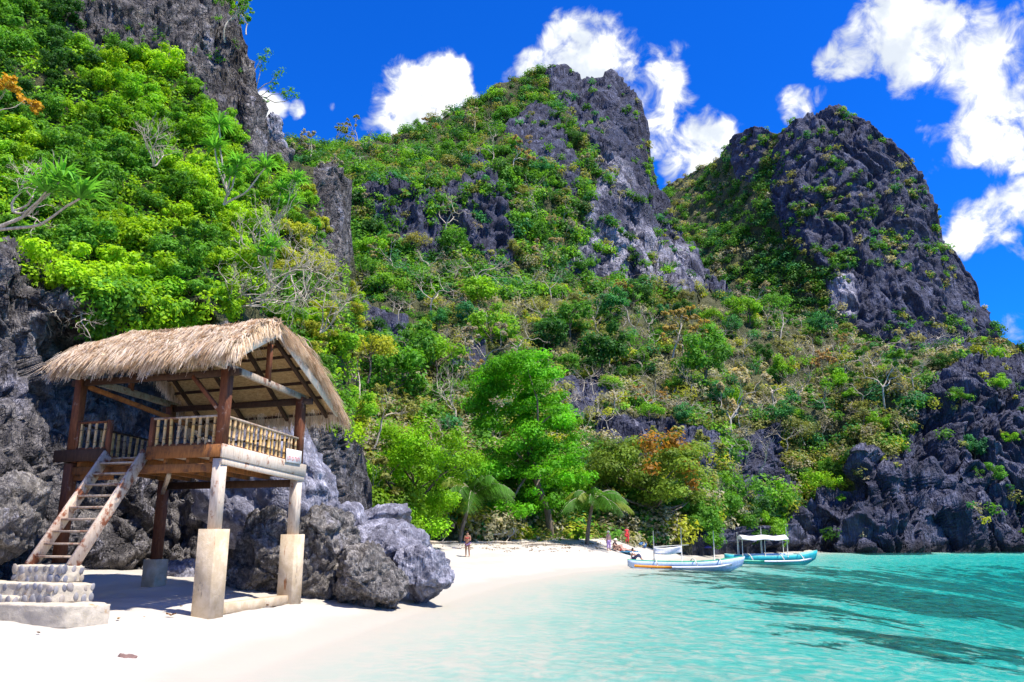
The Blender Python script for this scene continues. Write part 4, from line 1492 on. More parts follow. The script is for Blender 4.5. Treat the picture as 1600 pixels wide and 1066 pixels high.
# concrete pillars and posts
for (u, v, zt, zb, w) in ((0, 0, 2.32, .2, .52), (0, LV, 2.36, .2, .49), (LU, LV, 1.66, .6, .5), (LU, 0, 1.5, .3, .5)):
    mb = MB(); a = H(u, v, zb); b = H(u, v, zt)
    mb.beam(a, b, w, w * .95, up=E13, bev=.02)
    mb.build('concrete_pillar', M['concrete'], hut)
for (u, v, zt, mat) in ((0, 0, 2.30, 'wood_worn'), (0, LV, 2.34, 'wood_worn'), (LU, LV, 1.64, 'wood'), (LU, 0, 1.48, 'wood')):
    MB().beam(H(u, v, zt), H(u, v, ZD - .30), .24, .24, up=E13, bev=.012).build('post', M[mat], hut)
for (u, v) in ((0, 0), (0, LV), (LU, LV), (LU, 0)):
    MB().beam(H(u, v, ZD - .05), H(u, v, 6.15), .22, .22, up=E13, bev=.012).build('post', M['wood'], hut)
# deck: joists, boards, fascias
for k in range(7):
    u = .25 + k * (LU - .5) / 6
    MB().beam(H(u, -.02, ZD - .30), H(u, LV + .02, ZD - .30), .09, .17).build('joist', M['wood_orange'], hut)
for v in (.0, LV):
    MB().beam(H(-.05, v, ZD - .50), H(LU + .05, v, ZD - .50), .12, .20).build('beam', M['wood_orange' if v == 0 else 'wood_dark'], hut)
nb = 16
for k in range(nb):
    v = .05 + (LV - .1) * (k + .5) / nb
    MB().beam(H(-.02, v, ZD - .19), H(LU + .02, v, ZD - .19), (LV - .1) / nb - .014, .035).build('floor_board', M['wood_grey'], hut)
MB().beam(H(-.13, -.14, ZD - .125), H(2.05, -.14, ZD - .125), .05, .30).build('fascia', M['wood_orange'], hut)
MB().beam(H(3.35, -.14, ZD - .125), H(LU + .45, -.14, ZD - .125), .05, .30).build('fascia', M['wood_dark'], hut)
MB().beam(H(-.145, -.17, ZD - .13), H(-.145, LV + .22, ZD - .13), .05, .32).build('fascia', M['wood_worn'], hut)
MB().beam(H(-.11, -.12, ZD - .37), H(-.11, LV + .18, ZD - .37), .07, .15).build('fascia', M['wood_worn'], hut)
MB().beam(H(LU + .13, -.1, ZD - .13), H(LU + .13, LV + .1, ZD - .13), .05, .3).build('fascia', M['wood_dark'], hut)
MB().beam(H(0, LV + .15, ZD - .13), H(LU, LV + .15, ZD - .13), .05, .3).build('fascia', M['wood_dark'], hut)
MB().beam(H(1.6, .2, ZD - .62), H(LU + .1, LV + .1, 3.55), .1, .13).build('brace', M['wood_grey'], hut)
MB().beam(H(LU - .1, .05, ZD - .62), H(3.2, .05, ZD - .62), .12, .2).build('brace', M['wood_orange'], hut)

bal = {}
for kind, rr in (('a', .037), ('b', .031), ('c', .040)):
    mb = MB()
    hh_ = .66
    zs = np.array([0, .1, .2, .205, .21, .35, .46, .465, .47, .6, .66]) / .66 * hh_
    rs = rr * np.array([1, 1, 1, 1.14, 1, .98, .97, 1.12, .97, .96, .96])
    mb.tube(np.stack([0 * zs, 0 * zs, zs], 1), rs, 7)
    me = mb.mesh('baluster', True); me.materials.append(M['bamboo']); bal[kind] = me


def railing(u0, v0, u1, v1, n, top_mat, seed):
    rng = np.random.default_rng(seed)
    a = H(u0, v0, ZD + .72); b = H(u1, v1, ZD + .72)
    MB().beam(a, b, .10, .05).build('handrail', M[top_mat], hut)
    MB().beam(H(u0, v0, ZD + .06), H(u1, v1, ZD + .06), .06, .05).build('bottom_rail', M['wood'], hut)
    for k in range(n):
        f = (k + .5) / n + rng.normal() * .004
        p = H(u0 + (u1 - u0) * f, v0 + (v1 - v0) * f, ZD + .05)
        o = link('baluster', bal['abc'[rng.integers(3)]], None, hut)
        o.location = p; o.rotation_euler = (rng.normal() * .02, rng.normal() * .02, rng.random() * 6.28)


railing(.12, -.02, 2.0, -.02, 9, 'wood_grey', 1)
railing(3.45, -.02, LU - .1, -.02, 4, 'wood', 2)
railing(-.02, .12, -.02, LV - .12, 17, 'wood_grey', 3)
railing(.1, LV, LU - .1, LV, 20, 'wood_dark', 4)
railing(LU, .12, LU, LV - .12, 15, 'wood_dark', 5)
for u in (2.05, 3.38, LU - .12):
    MB().beam(H(u, -.02, ZD - .28), H(u, -.02, ZD + .76), .11, .11, up=E13).build('rail_post', M['wood'], hut)

# stair
SU0, SU1 = 2.12, 3.28
for u in (SU0, SU1):
    MB().beam(H(u, -.10, ZD - .12), H(u, -2.02, 1.42), .07, .30, up=E23).build('stringer', M['wood_stair'], hut)
for k in range(9):
    f = (k + .6) / 9.4
    c0 = H(SU0 + .01, -.14 - 1.85 * f, ZD - .20 - 2.62 * f); c1 = H(SU1 - .01, -.14 - 1.85 * f, ZD - .20 - 2.62 * f)
    MB().beam(c0, c1, .24, .045).build('tread', M['wood_grey'], hut)

# roof frame
VR, ZR, ZE0, ZE1, VE0, VE1 = 1.8, 7.62, 6.34, 5.86, -.70, 4.6
UG, UL = -.70, 4.58


def R_(u, s, lift=0.0):
    """point on the roof: s from -1 (front eave) through 0 (ridge) to 1 (rear eave)"""
    if s < 0:
        v = VR + (VE0 - VR) * (-s); z = ZR + (ZE0 - ZR) * (-s)
    else:
        v = VR + (VE1 - VR) * s; z = ZR + (ZE1 - ZR) * s
    if u < .6:
        u = u + (1 - abs(s)) * .50 * (1 - max(0, u - UG) / (.6 - UG))     # the ridge stops short of the eaves
    z += (.20 if s < 0 else .36) * math.sin(PI * min(1, abs(s)) ** .9)
    sag = -.10 * math.sin(min(1, max(0, (u - UG) / (UL - UG))) * PI) * .6 - .16 * sstep(np.array(u), 3.6, 5.4)
    q = H(u, v, z + float(sag) + lift)
    return q


roof = empty('roof'); roof.parent = hut
for u in (0.0, LU):
    MB().beam(H(u, -.55, 6.16), H(u, LV + .35, 6.16), .10, .17).build('tie_beam', M['wood_grey'], roof)
    MB().beam(H(u, VR, 6.2), H(u, VR, ZR - .1), .12, .12, up=E13).build('king_post', M['wood'], roof)
for v in (0, LV):
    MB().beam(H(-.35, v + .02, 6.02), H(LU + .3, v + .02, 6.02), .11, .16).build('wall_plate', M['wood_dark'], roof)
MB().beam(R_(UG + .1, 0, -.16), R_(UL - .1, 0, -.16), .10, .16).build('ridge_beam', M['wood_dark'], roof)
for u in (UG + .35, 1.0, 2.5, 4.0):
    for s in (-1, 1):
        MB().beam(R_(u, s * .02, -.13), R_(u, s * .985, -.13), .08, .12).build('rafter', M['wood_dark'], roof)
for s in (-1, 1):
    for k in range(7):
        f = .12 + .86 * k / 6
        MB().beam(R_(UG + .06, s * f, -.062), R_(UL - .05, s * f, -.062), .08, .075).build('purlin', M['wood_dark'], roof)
MB().beam(R_(UG - .02, -.02, -.10), R_(UG - .02, -.98, -.10), .04, .22).build('barge_board', M['wood_worn'], roof)
MB().beam(R_(UG - .02, .02, -.10), R_(UG - .02, .985, -.10), .04, .22).build('barge_board', M['wood_worn'], roof)
MB().beam(H(0.05, .0, 5.0), H(1.0, .0, 5.98), .09, .1).build('brace', M['wood'], roof)
MB().beam(H(LU, .05, 5.98), H(LU - 2.2, LV, 5.0), .1, .12).build('brace', M['wood_orange'], roof)

# thatch: an underlay and many thousand straws
nu, ns = 30, 41
us = np.linspace(UG, UL, nu); ss = np.linspace(-1.0, 1.0, ns)
low = np.array([[R_(u, s, -.03) for s in ss] for u in us]); hig = np.array([[R_(u, s, .10) for s in ss] for u in us])
V = np.concatenate([low.reshape(-1, 3), hig.reshape(-1, 3)])
g = grid_faces(nu, ns); o_ = nu * ns
Fq = [g[:, ::-1], g + o_]
edge = []
for i in range(nu - 1):
    for j in (0, ns - 1):
        a = i * ns + j; b = (i + 1) * ns + j; edge.append((a, b, b + o_, a + o_))
for j in range(ns - 1):
    for i in (0, nu - 1):
        a = i * ns + j; b = i * ns + j + 1; edge.append((a, b, b + o_, a + o_))
link('thatch_underlay', mesh_np('thatch_underlay', V, Fq + [np.array(edge)]), M['thatch_under'], roof)
rng = np.random.default_rng(77)
SV = []; SC = []
STRAW = np.array([(.82, .68, .51), (.74, .58, .40), (.86, .74, .59), (.64, .46, .29), (.80, .65, .50), (.46, .29, .16)])


def straw(p, d, nrm, L, w, lift, droop, n=5):
    """a tuft of straws that share direction and tone"""
    c0 = STRAW[rng.integers(len(STRAW))] * (.75 + .45 * rng.random())
    for _ in range(n):
        dj = d + rng.normal(size=3) * .07; dj /= np.linalg.norm(dj)
        sd = np.cross(dj, nrm); sd /= np.linalg.norm(sd) + 1e-9
        pj = p + E13 * rng.normal() * .035 + dj * rng.normal() * .03
        Lj = L * (.75 + .5 * rng.random())
        p1 = pj + dj * Lj * .55 + nrm * lift
        p2 = pj + dj * Lj + nrm * (lift * .7) + np.array([0, 0, -droop])
        SV.extend([pj - sd * w, pj + sd * w, p1 + sd * w, p1 - sd * w, p1 - sd * w, p1 + sd * w, p2 + sd * w * .4, p2 - sd * w * .4])
        SC.extend([c0 * (.85 + .3 * rng.random())] * 8)


for s in (-1, 1):
    dn = R_(2, s) - R_(2, s * .5); dn /= np.linalg.norm(dn)
    nr = np.cross(E13, dn); nr /= np.linalg.norm(nr)
    if nr[2] < 0: nr = -nr
    cnt = 2900 if s < 0 else 1500
    for _ in range(cnt):
        u = UG - .10 + (UL - UG + .18) * rng.random(); f = rng.random() ** .85
        f = round(f * 11) / 11 + rng.normal() * .02          # laid in courses
        f = min(max(f, -.02), .985)
        thick = .16 + .05 * math.sin(u * 3.1 + f * 9) + .09 * rng.random()
        dd = dn + E13 * rng.normal() * .22
        tip = f > .84
        straw(R_(u, s * f, thick - .02), dd / np.linalg.norm(dd), nr, (.36 + .26 * rng.random()) * (1.0 if not tip else 1.2), .0055 + .005 * rng.random(), .03 + .07 * rng.random(), .03 + (.20 * rng.random() if tip else .02))
    for _ in range(950 if s < 0 else 800):                     # fringe at the eave
        u = UG - .12 + (UL - UG + .2) * rng.random()
        dd = dn * .7 + E13 * rng.normal() * .2 + np.array([0, 0, -.55])
        straw(R_(u, s * (.92 + .08 * rng.random()), .0 + .16 * rng.random()), dd / np.linalg.norm(dd), nr, .26 + .26 * rng.random() ** 2, .005 + .004 * rng.random(), .03 * rng.random(), .16 * rng.random())
    for ue, sg in ((UG, -1), (UL, 1)):                            # shaggy gable ends
        for _ in range(620 if s < 0 else 1000):
            f = rng.random()
            dd = dn * (.5 + .5 * rng.random()) + E13 * sg * (.30 + .5 * rng.random()) + np.array([0, 0, -.55])
            straw(R_(ue, s * f, .24 - .16 * rng.random()) - E13 * sg * .08, dd / np.linalg.norm(dd), nr, (.24 + .26 * rng.random()) * (1 if s < 0 else 1.35), .005 + .004 * rng.random(), .04 * rng.random(), .14 * rng.random())
for _ in range(700):                                             # ridge cap
    u = UG - .12 + (UL - UG + .2) * rng.random(); s = 1 if rng.random() < .5 else -1
    dn = R_(2, s) - R_(2, s * .5); dn /= np.linalg.norm(dn)
    dd = dn + E13 * rng.normal() * .35
    straw(R_(u, -s * .05, .28), dd / np.linalg.norm(dd), np.array([0, 0, 1.0]), .45 + .25 * rng.random(), .006, .08 * rng.random(), .02)
SV = np.array(SV); SC = np.array(SC)
th = link('thatch', mesh_np('thatch', SV, np.arange(len(SV)).reshape(-1, 4), False, {'lc': SC}), M['thatch'], roof)
th['kind'] = 'stuff'

# sign on the railing: red lettering too blurred to read on white board
sign = empty('notice_board', tuple(H(-.20, 3.05, ZD + .16) + H0)); tag(sign, 'small white notice with red lettering on the hut railing', 'sign')
mb = MB(); mb.beam(-E23 * .40, E23 * .40, .02, .36); mb.build('board', plain('sign_white', (.78, .72, .68), .7), sign)
red = plain('sign_red', (.62, .10, .10), .7)
rng = np.random.default_rng(4)
for k in range(9):
    x = -.33 + k * .076
    q = E23 * x - E13 * .0 + np.array([*(-E1 * -.0), 0])
    nrm_ = np.array([E2[1], -E2[0], 0]) * .0125
    mb = MB(); mb.beam(E23 * x + nrm_ + np.array([0, 0, -.12]), E23 * x + nrm_ + np.array([0, 0, -.02]), .018, .003, up=nrm_)
    if k % 2: mb.beam(E23 * x + nrm_ * 1.02 + np.array([0, 0, -.025]), E23 * (x + .045) + nrm_ * 1.02 + np.array([0, 0, -.025]), .003, .018)
    if k % 3 == 0: mb.beam(E23 * x + nrm_ * 1.02 + np.array([0, 0, -.115]), E23 * (x + .045) + nrm_ * 1.02 + np.array([0, 0, -.115]), .003, .018)
    mb.build('letter', red, sign)
# bottle left on the rear railing
bt = empty('bottle', tuple(H(2.9, LV, ZD + .746) + H0)); tag(bt, 'blue plastic bottle standing on the rear railing of the hut', 'bottle')
zs = [0, .01, .2, .25, .28, .30]; rs = [.05, .055, .055, .03, .022, .022]
MB().tube([(0, 0, q) for q in zs], rs, 12).build('body', plain('bottle_blue', (.16, .26, .55), .25, .5), bt, True)
MB().tube([(0, 0, .298), (0, 0, .335)], [.026, .026], 12).build('cap', plain('bottle_cap', (.5, .5, .5), .5), bt, True)

# concrete sill on the sand between the two front pillars
sill = MB().beam(H(.05, .2, .52) + H0, H(.05, LV - .2, .66) + H0, .34, .22).build('concrete_sill', M['concrete'])
tag(sill, 'low concrete sill on the sand between the two front pillars', 'sill')

# ------------------------------------------------------------------ masonry steps at the foot of the stair
steps = empty('stone_steps', tuple(H(2.7, -2.5, .5) + H0)); tag(steps, 'pale masonry steps set with river stones at the stair foot', 'steps')
S0 = H(2.7, -2.5, .5)
pebs = []
for k in range(6):
    bm = bmesh.new(); bmesh.ops.create_icosphere(bm, subdivisions=2, radius=1.0)
    V = np.array([v.co[:] for v in bm.verts]); Fc = np.array([[v.index for v in f.verts] for f in bm.faces]); bm.free()
    V = V * (1 + .22 * perlin(V * .9 + k * 7)[:, None]) * np.array([.075, .05, .11])
    me = mesh_np('stone', V, Fc, True); me.materials.append(M['stone']); pebs.append(me)


def masonry(u0, u1, v0, v1, z0, z1, stones, name, seed, mat='mortar'):
    rng = np.random.default_rng(seed)
    # a rounded, slightly uneven block
    n = 14
    bm = bmesh.new(); bmesh.ops.create_cube(bm, size=2.0); bmesh.ops.subdivide_edges(bm, edges=bm.edges[:], cuts=n, use_grid_fill=True)
    V = np.array([v.co[:] for v in bm.verts]); Fc = np.array([[v.index for v in f.verts] for f in bm.faces]); bm.free()
    Vs = np.sign(V) * (1 - (1 - np.abs(V)) ** 1.0)
    L = np.linalg.norm(V / np.array([1, 1, 1]), axis=1)
    P = np.array([H((u0 + u1) / 2 + q[0] * (u1 - u0) / 2, (v0 + v1) / 2 + q[1] * (v1 - v0) / 2, (z0 + z1) / 2 + q[2] * (z1 - z0) / 2) for q in V])
    nn = V / L[:, None]
    corner = np.clip(np.sort(np.abs(V), axis=1)[:, 1] - .82, 0, 1) / .18
    wn = np.stack([nn[:, 0] * E1[0] + nn[:, 1] * E2[0], nn[:, 0] * E1[1] + nn[:, 1] * E2[1], nn[:, 2]], 1)
    P = P + wn * (.03 * fbm(P * 3.0 + seed, 3) - .05 * corner ** 2)[:, None] - S0
    b = link(name, mesh_np(name, P, Fc, False), M[mat], steps)
    nr = max(1, int((z1 - z0) / .17)) if stones else 0
    for face in range(2):
        for r in range(nr):
            ln = (u1 - u0) if face == 0 else (v1 - v0)
            m_ = int(ln / .19)
            for k in range(m_):
                if rng.random() < .14: continue
                f = (k + .5 + rng.normal() * .12) / m_
                zz_ = z0 + (r + .5 + rng.normal() * .08) * (z1 - z0) / nr
                q = H(u0 + (u1 - u0) * f, v0, zz_) if face == 0 else H(u0, v0 + (v1 - v0) * f, zz_)
                o = link('stone', pebs[rng.integers(6)], None, b)
                o.location = q - S0
                a_ = math.atan2(E1[1], E1[0]) if face == 0 else math.atan2(E2[1], E2[0])
                o.rotation_euler = (0, rng.normal() * .5, a_)
                o.scale = np.array([.9, .5, .8]) * (.8 + .5 * rng.random())


masonry(2.02, 3.42, -2.35, -1.70, 1.10, 1.47, True, 'top_step', 1)
masonry(1.72, 4.7, -2.85, -1.70, .70, 1.12, True, 'middle_step', 2)
masonry(.92, 2.95, -3.25, -2.0, .25, .74, False, 'low_step', 3)
masonry(2.5, 4.7, -3.12, -2.3, .30, .86, True, 'side_step', 4)
masonry(3.0, 4.75, -3.3, -2.6, .2, .62, False, 'footing', 5, 'concrete')

# ------------------------------------------------------------------ litter on the sand
def litter(px, py, s_, col, lab, cat='leaf', name='fallen_leaf', seed=0):
    p = atz(px, py, .5)
    for _ in range(4):
        p = atz(px, py, gz(p[0], p[1]) + .01)
    rng = np.random.default_rng(seed)
    n = 9
    tt = np.linspace(-1, 1, n)
    V = []
    for t_ in tt:
        w_ = .38 * (1 - t_ * t_) ** .7 + .02
        z_ = .16 * t_ * t_ + .05 * rng.normal()
        V += [(t_, -w_, z_ + .22 + .1 * rng.normal()), (t_, 0, z_), (t_, w_, z_ + .22 + .1 * rng.normal())]
    me = mesh_np(name, np.array(V) * s_ * .62, grid_faces(n, 3))
    o = link(name, me, plain(name + '_m', col, .8), None, (p[0], p[1], p[2] + .01))
    o.rotation_euler = (0, 0, rng.random() * 6.28)
    tag(o, lab, cat, 'dry litter on the sand')


for k, (px, py, s_, col, lab) in enumerate([
    (267, 962, .20, (.20, .10, .04), 'curled brown leaf left of the front pillar'), (185, 968, .13, (.30, .16, .03), 'yellow brown leaf right of the low step'),
    (320, 958, .15, (.16, .13, .03), 'olive leaf against the foot of the front pillar'), (418, 947, .15, (.22, .10, .03), 'brown leaf on sand between the two front pillars'),
    (470, 941, .10, (.2, .12, .04), 'small brown leaf just right of the right pillar'), (60, 990, .10, (.14, .09, .05), 'dark leaf below the stone steps'),
    (283, 948, .07, (.2, .13, .05), 'tiny leaf in front of the deck shadow'), (225, 965, .07, (.25, .12, .05), 'tiny brown leaf between steps and pillar')]):
    litter(px, py, s_, col, lab, seed=k)
p = atz(196, 1030, .40)
p = atz(196, 1030, gz(p[0], p[1]) + .03)
o = link('coconut_husk', boulder_mesh('coconut_husk', 31, .15, .11, .085, 7, .022, 4, .5), plain('husk_brown', (.18, .11, .095), .9), None, tuple(p))
tag(o, 'brown coconut husk lying alone on the sand in front', 'husk')

# ------------------------------------------------------------------ outrigger boats
PAINT = {'white': plain('paint_white', (.74, .74, .76), .45), 'pale': plain('paint_pale_blue', (.50, .62, .78), .4), 'teal': plain('paint_turquoise', (.03, .42, .46), .4),
         'orange': plain('paint_orange', (.70, .25, .015), .45), 'green': plain('paint_green', (.05, .36, .22), .45), 'tarp': plain('tarp_white', (.74, .73, .76), .8, .1),
         'mint': plain('paint_mint', (.34, .62, .52), .45), 'grey': plain('paint_white_shaded', (.46, .46, .52), .6), 'pole': plain('pole_pale', (.60, .58, .52), .7)}  # the grey paint is a white hull with its shade painted in


def bangka(name, loc, rz, L, W, Hh, hullm, upperm, label, canopy=None, masts=(), stripe=None, tarp=None, float_tip='orange'):
    e = empty(name, loc, rz); tag(e, label, 'boat', 'outrigger boats in the bay')
    n = 22; prof = 9
    xs = np.linspace(-L / 2, L / 2, n)
    V = []; 
    for x in xs:
        q = x / (L / 2)
        w = W / 2 * max(.02, (1 - abs(q) ** 2.4)) ** .8
        sheer = Hh * (.62 + .55 * max(0, q) ** 2.2 + .18 * max(0, -q) ** 2)
        keel = -.22 + .5 * Hh * max(0, abs(q) - .78) / .22 * 1.2
        for j in range(prof):
            a = -1 + 2 * j / (prof - 1)
            V.append((x + .25 * (abs(a)) * max(0, q) ** 3, w * np.sign(a) * abs(a) ** .55, keel + (sheer - keel) * abs(a) ** 1.6))
    V = np.array(V)
    hull = link('hull', mesh_np('hull', V, grid_faces(n, prof), True), PAINT[hullm], e)
    sol = hull.modifiers.new('thick', 'SOLIDIFY'); sol.thickness = .05
    for sgn in (0, prof - 1):
        mb = MB(); mb.tube(V.reshape(n, prof, 3)[:, sgn] + np.array([0, 0, .02]), .035, 5); mb.build('gunwale', PAINT[upperm], e)
    Vd = V.reshape(n, prof, 3)[2:-3, [1, prof - 2]].copy(); Vd[..., 2] -= .06
    dk = link('deck', mesh_np('deck', Vd.reshape(-1, 3), grid_faces(n - 5, 2)), PAINT['mint'], e)
    sol = dk.modifiers.new('thick', 'SOLIDIFY'); sol.thickness = .03
    # cross booms and floats
    off = W * 1.75
    for x in (-L * .26, L * .08, L * .30):
        tt = np.linspace(-1, 1, 11)
        pts_ = np.stack([0 * tt + x, tt * off, Hh * .66 + .12 - .62 * Hh * np.abs(tt) ** 3 + .05], 1)
        MB().tube(pts_, .035, 6).build('boom', PAINT['pole'], e, True)
    for sgn in (-1, 1):
        tt = np.linspace(0, 1, 14)
        pts_ = np.stack([-L * .46 + L * .84 * tt, 0 * tt + sgn * off, .10 + .10 * (2 * tt - 1) ** 2 + .2 * np.maximum(0, tt - .85) / .15 * .5], 1)
        fl = MB().tube(pts_, .075, 8).build('float', PAINT['white'], e, True)
        MB().tube(pts_[:6], .083, 8).build('float_tip', PAINT[float_tip], fl, True)
        for x in (-L * .26, L * .08, L * .30):
            MB().tube([(x, sgn * off, .08), (x, sgn * off, Hh * .62)], .03, 5).build('float_strut', PAINT['white'], e)
    for x, h, y_ in masts:
        MB().tube([(x, y_, Hh * .3), (x + .03, y_, Hh * .5 + h)], [.045, .03], 7).build('mast', PAINT['pole'], e)
    if canopy:
        x0, x1, zc = canopy
        V = []
        k = 15
        for i in range(k):
            f = i / (k - 1)
            for j in range(7):
                a = -1 + j / 3
                V.append((x0 + (x1 - x0) * f, a * W * .85, zc + .16 - .34 * abs(a) ** 1.5 - .10 * math.sin(f * 2 * PI) ** 2))
        c_ = link('canopy', mesh_np('canopy', np.array(V), grid_faces(k, 7), True), PAINT['tarp'], e)
        sol = c_.modifiers.new('thick', 'SOLIDIFY'); sol.thickness = .02
        for x in (x0 + .05, (x0 + x1) / 2, x1 - .05):
            for s_ in (-1, 1):
                MB().tube([(x, s_ * W * .5, Hh * .5), (x, s_ * W * .6, zc + .02)], .03, 6).build('canopy_post', PAINT['pole'], e)
        for s_ in (-1, 1):
            MB().beam((x0 + .3, s_ * W * .36, Hh * .72), (x1 + .4, s_ * W * .36, Hh * .78), .05, .18).build('cabin_side', PAINT['pale'], e)
    if tarp:
        x0, x1, z0_, z1_ = tarp
        V = []
        for i in range(12):
            f = i / 11
            for j in range(6):
                g_ = j / 5
                V.append((x0 + (x1 - x0) * f, -.06 + .08 * math.sin(f * 7 + g_ * 3) * g_, z1_ - (z1_ - z0_) * g_ - .08 * math.sin(PI * f) + .1 * f))
        c_ = link('rolled_tarp', mesh_np('rolled_tarp', np.array(V), grid_faces(12, 6), True), PAINT['tarp'], e)
        sol = c_.modifiers.new('thick', 'SOLIDIFY'); sol.thickness = .06
        MB().tube([(x0, 0, z1_ + .03), (x1 + .5, 0, z1_ + .16)], .03, 6).build('tarp_pole', PAINT['pole'], e)
    return e


bangka('outrigger_boat', (11.5, 55.4, 0), rad(-3), 7.5, .8, .66, 'pale', 'green', 'nearer outrigger boat with pale bow and orange tipped float',
       masts=[(-2.0, 2.1, 0), (-.15, 2.3, 0), (2.0, 2.1, 0)], tarp=(-2.0, -.15, .92, 1.35))
bangka('outrigger_boat', (21.0, 67.5, 0), rad(2), 7.4, .9, .78, 'teal', 'mint', 'farther turquoise outrigger boat under a white canopy',
       canopy=(-2.4, 1.4, 2.0), masts=[(-2.6, 2.0, 0), (-.6, 2.4, 0), (1.5, 2.4, 0)], float_tip='green')
bangka('outrigger_boat', (-2.2, 66.0, gz(-2.2, 66.0) + .2), rad(6), 4.6, .7, .55, 'grey', 'white', 'white boat pulled up under the palm fronds on the beach', float_tip='white')

# ------------------------------------------------------------------ people
SKIN = plain('skin_tan', (.36, .19, .12), .6, .3, .06)
SKIN2 = plain('skin_light', (.52, .31, .23), .6, .3, .06)
HAIR = plain('hair_dark', (.02, .015, .012), .6)


def skinned(name, verts, edges, radii, mat, parent, sub=2):
    me = bpy.data.meshes.new(name)
    me.from_pydata([tuple(v) for v in verts], edges, [])
    o = link(name, me, mat, parent)
    md = o.modifiers.new('skin', 'SKIN'); md.use_smooth_shade = True
    if not me.skin_vertices:
        return o
    for i, r in enumerate(radii):
        me.skin_vertices[0].data[i].radius = (r, r) if not isinstance(r, tuple) else r
        me.skin_vertices[0].data[i].use_root = (i == 0)
    sd = o.modifiers.new('sub', 'SUBSURF'); sd.levels = 1; sd.render_levels = sub
    return o


def person(px, py, Y, z, rz, pose, label, skin, top=None, bottom=None, hat=None, hair=HAIR, h=1.62):
    p = aty(px, py, Y)
    e = empty('person', (p[0], p[1], z), rz); tag(e, label, 'person')
    s = h / 1.62
    P = {k: np.array(v, float) * s for k, v in pose.items()}
    names = ['pel', 'wai', 'che', 'nec', 'hea', 'top', 'lsh', 'lel', 'lha', 'lfi', 'rsh', 'rel', 'rha', 'rfi', 'lhi', 'lkn', 'lan', 'lto', 'rhi', 'rkn', 'ran', 'rto']
    rad_ = [.125, .115, .125, .055, .085, .085, .06, .045, .033, .022, .06, .045, .033, .022, .10, .065, .042, .035, .10, .065, .042, .035]
    ed = [(0, 1), (1, 2), (2, 3), (3, 4), (4, 5), (2, 6), (6, 7), (7, 8), (8, 9), (2, 10), (10, 11), (11, 12), (12, 13), (0, 14), (14, 15), (15, 16), (16, 17), (0, 18), (18, 19), (19, 20), (20, 21)]
    skinned('body', [P[n_] for n_ in names], ed, [r * s for r in rad_], skin, e)
    hc = (P['hea'] + P['top']) / 2
    hb = MB()
    bm = bmesh.new(); bmesh.ops.create_icosphere(bm, subdivisions=2, radius=.112 * s)
    V = np.array([v.co[:] for v in bm.verts]); Fc = np.array([[v.index for v in f.verts] for f in bm.faces]); bm.free()
    kp = (V[:, 1] > -.02 * s) | (V[:, 2] > .045 * s)
    Fk = Fc[kp[Fc].all(1)]
    link('hair', mesh_np('hair', V * np.array([.95, 1.02, 1.1]) + hc + np.array([0, .02, .02]) * s, Fk, True), hair, e)
    if hat is not None:
        a = np.linspace(0, 2 * PI, 17)[:-1]
        rr_ = [.001, .10, .115, .12, .24]; zz_ = [.13, .12, .07, .02, -.01]
        V = np.array([[r_ * math.cos(q), r_ * math.sin(q), z_] for r_, z_ in zip(rr_, zz_) for q in a]) * s + hc + np.array([0, 0, .05]) * s
        Fq_ = [(i * 16 + j, i * 16 + (j + 1) % 16, (i + 1) * 16 + (j + 1) % 16, (i + 1) * 16 + j) for i in range(4) for j in range(16)]
        link('hat', mesh_np('hat', V, np.array(Fq_), True), hat, e)
    if top is not None:
        m_, full = top
        if full:
            skinned('shirt', [P['wai'], P['che'], P['lsh'], (P['lsh'] + P['lel']) / 2, P['rsh'], (P['rsh'] + P['rel']) / 2, P['pel'] * .6 + P['wai'] * .4], [(0, 1), (1, 2), (2, 3), (1, 4), (4, 5), (0, 6)],
                    [.145 * s, .15 * s, .078 * s, .062 * s, .078 * s, .062 * s, .15 * s], m_, e, 1)
        else:
            skinned('bikini_top', [P['che'] - (P['che'] - P['wai']) * .45, P['che'] - (P['che'] - P['wai']) * .05], [(0, 1)], [.205 * s, .21 * s], m_, e, 1)
    if bottom is not None:
        m_, full = bottom
        if full:
            skinned('trousers', [P['pel'], P['lhi'], P['lkn'], P['lkn'] * .25 + P['lan'] * .75, P['rhi'], P['rkn'], P['rkn'] * .25 + P['ran'] * .75], [(0, 1), (1, 2), (2, 3), (0, 4), (4, 5), (5, 6)],
                    [.145 * s, .118 * s, .085 * s, .06 * s, .118 * s, .085 * s, .06 * s], m_, e, 1)
        else:
            skinned('bikini_bottom', [P['pel'] + np.array([0, 0, .05]) * s, P['lhi'] * .9 + P['pel'] * .1, P['rhi'] * .9 + P['pel'] * .1], [(0, 1), (0, 2)], [.19 * s, .15 * s, .15 * s], m_, e, 1)
    return e


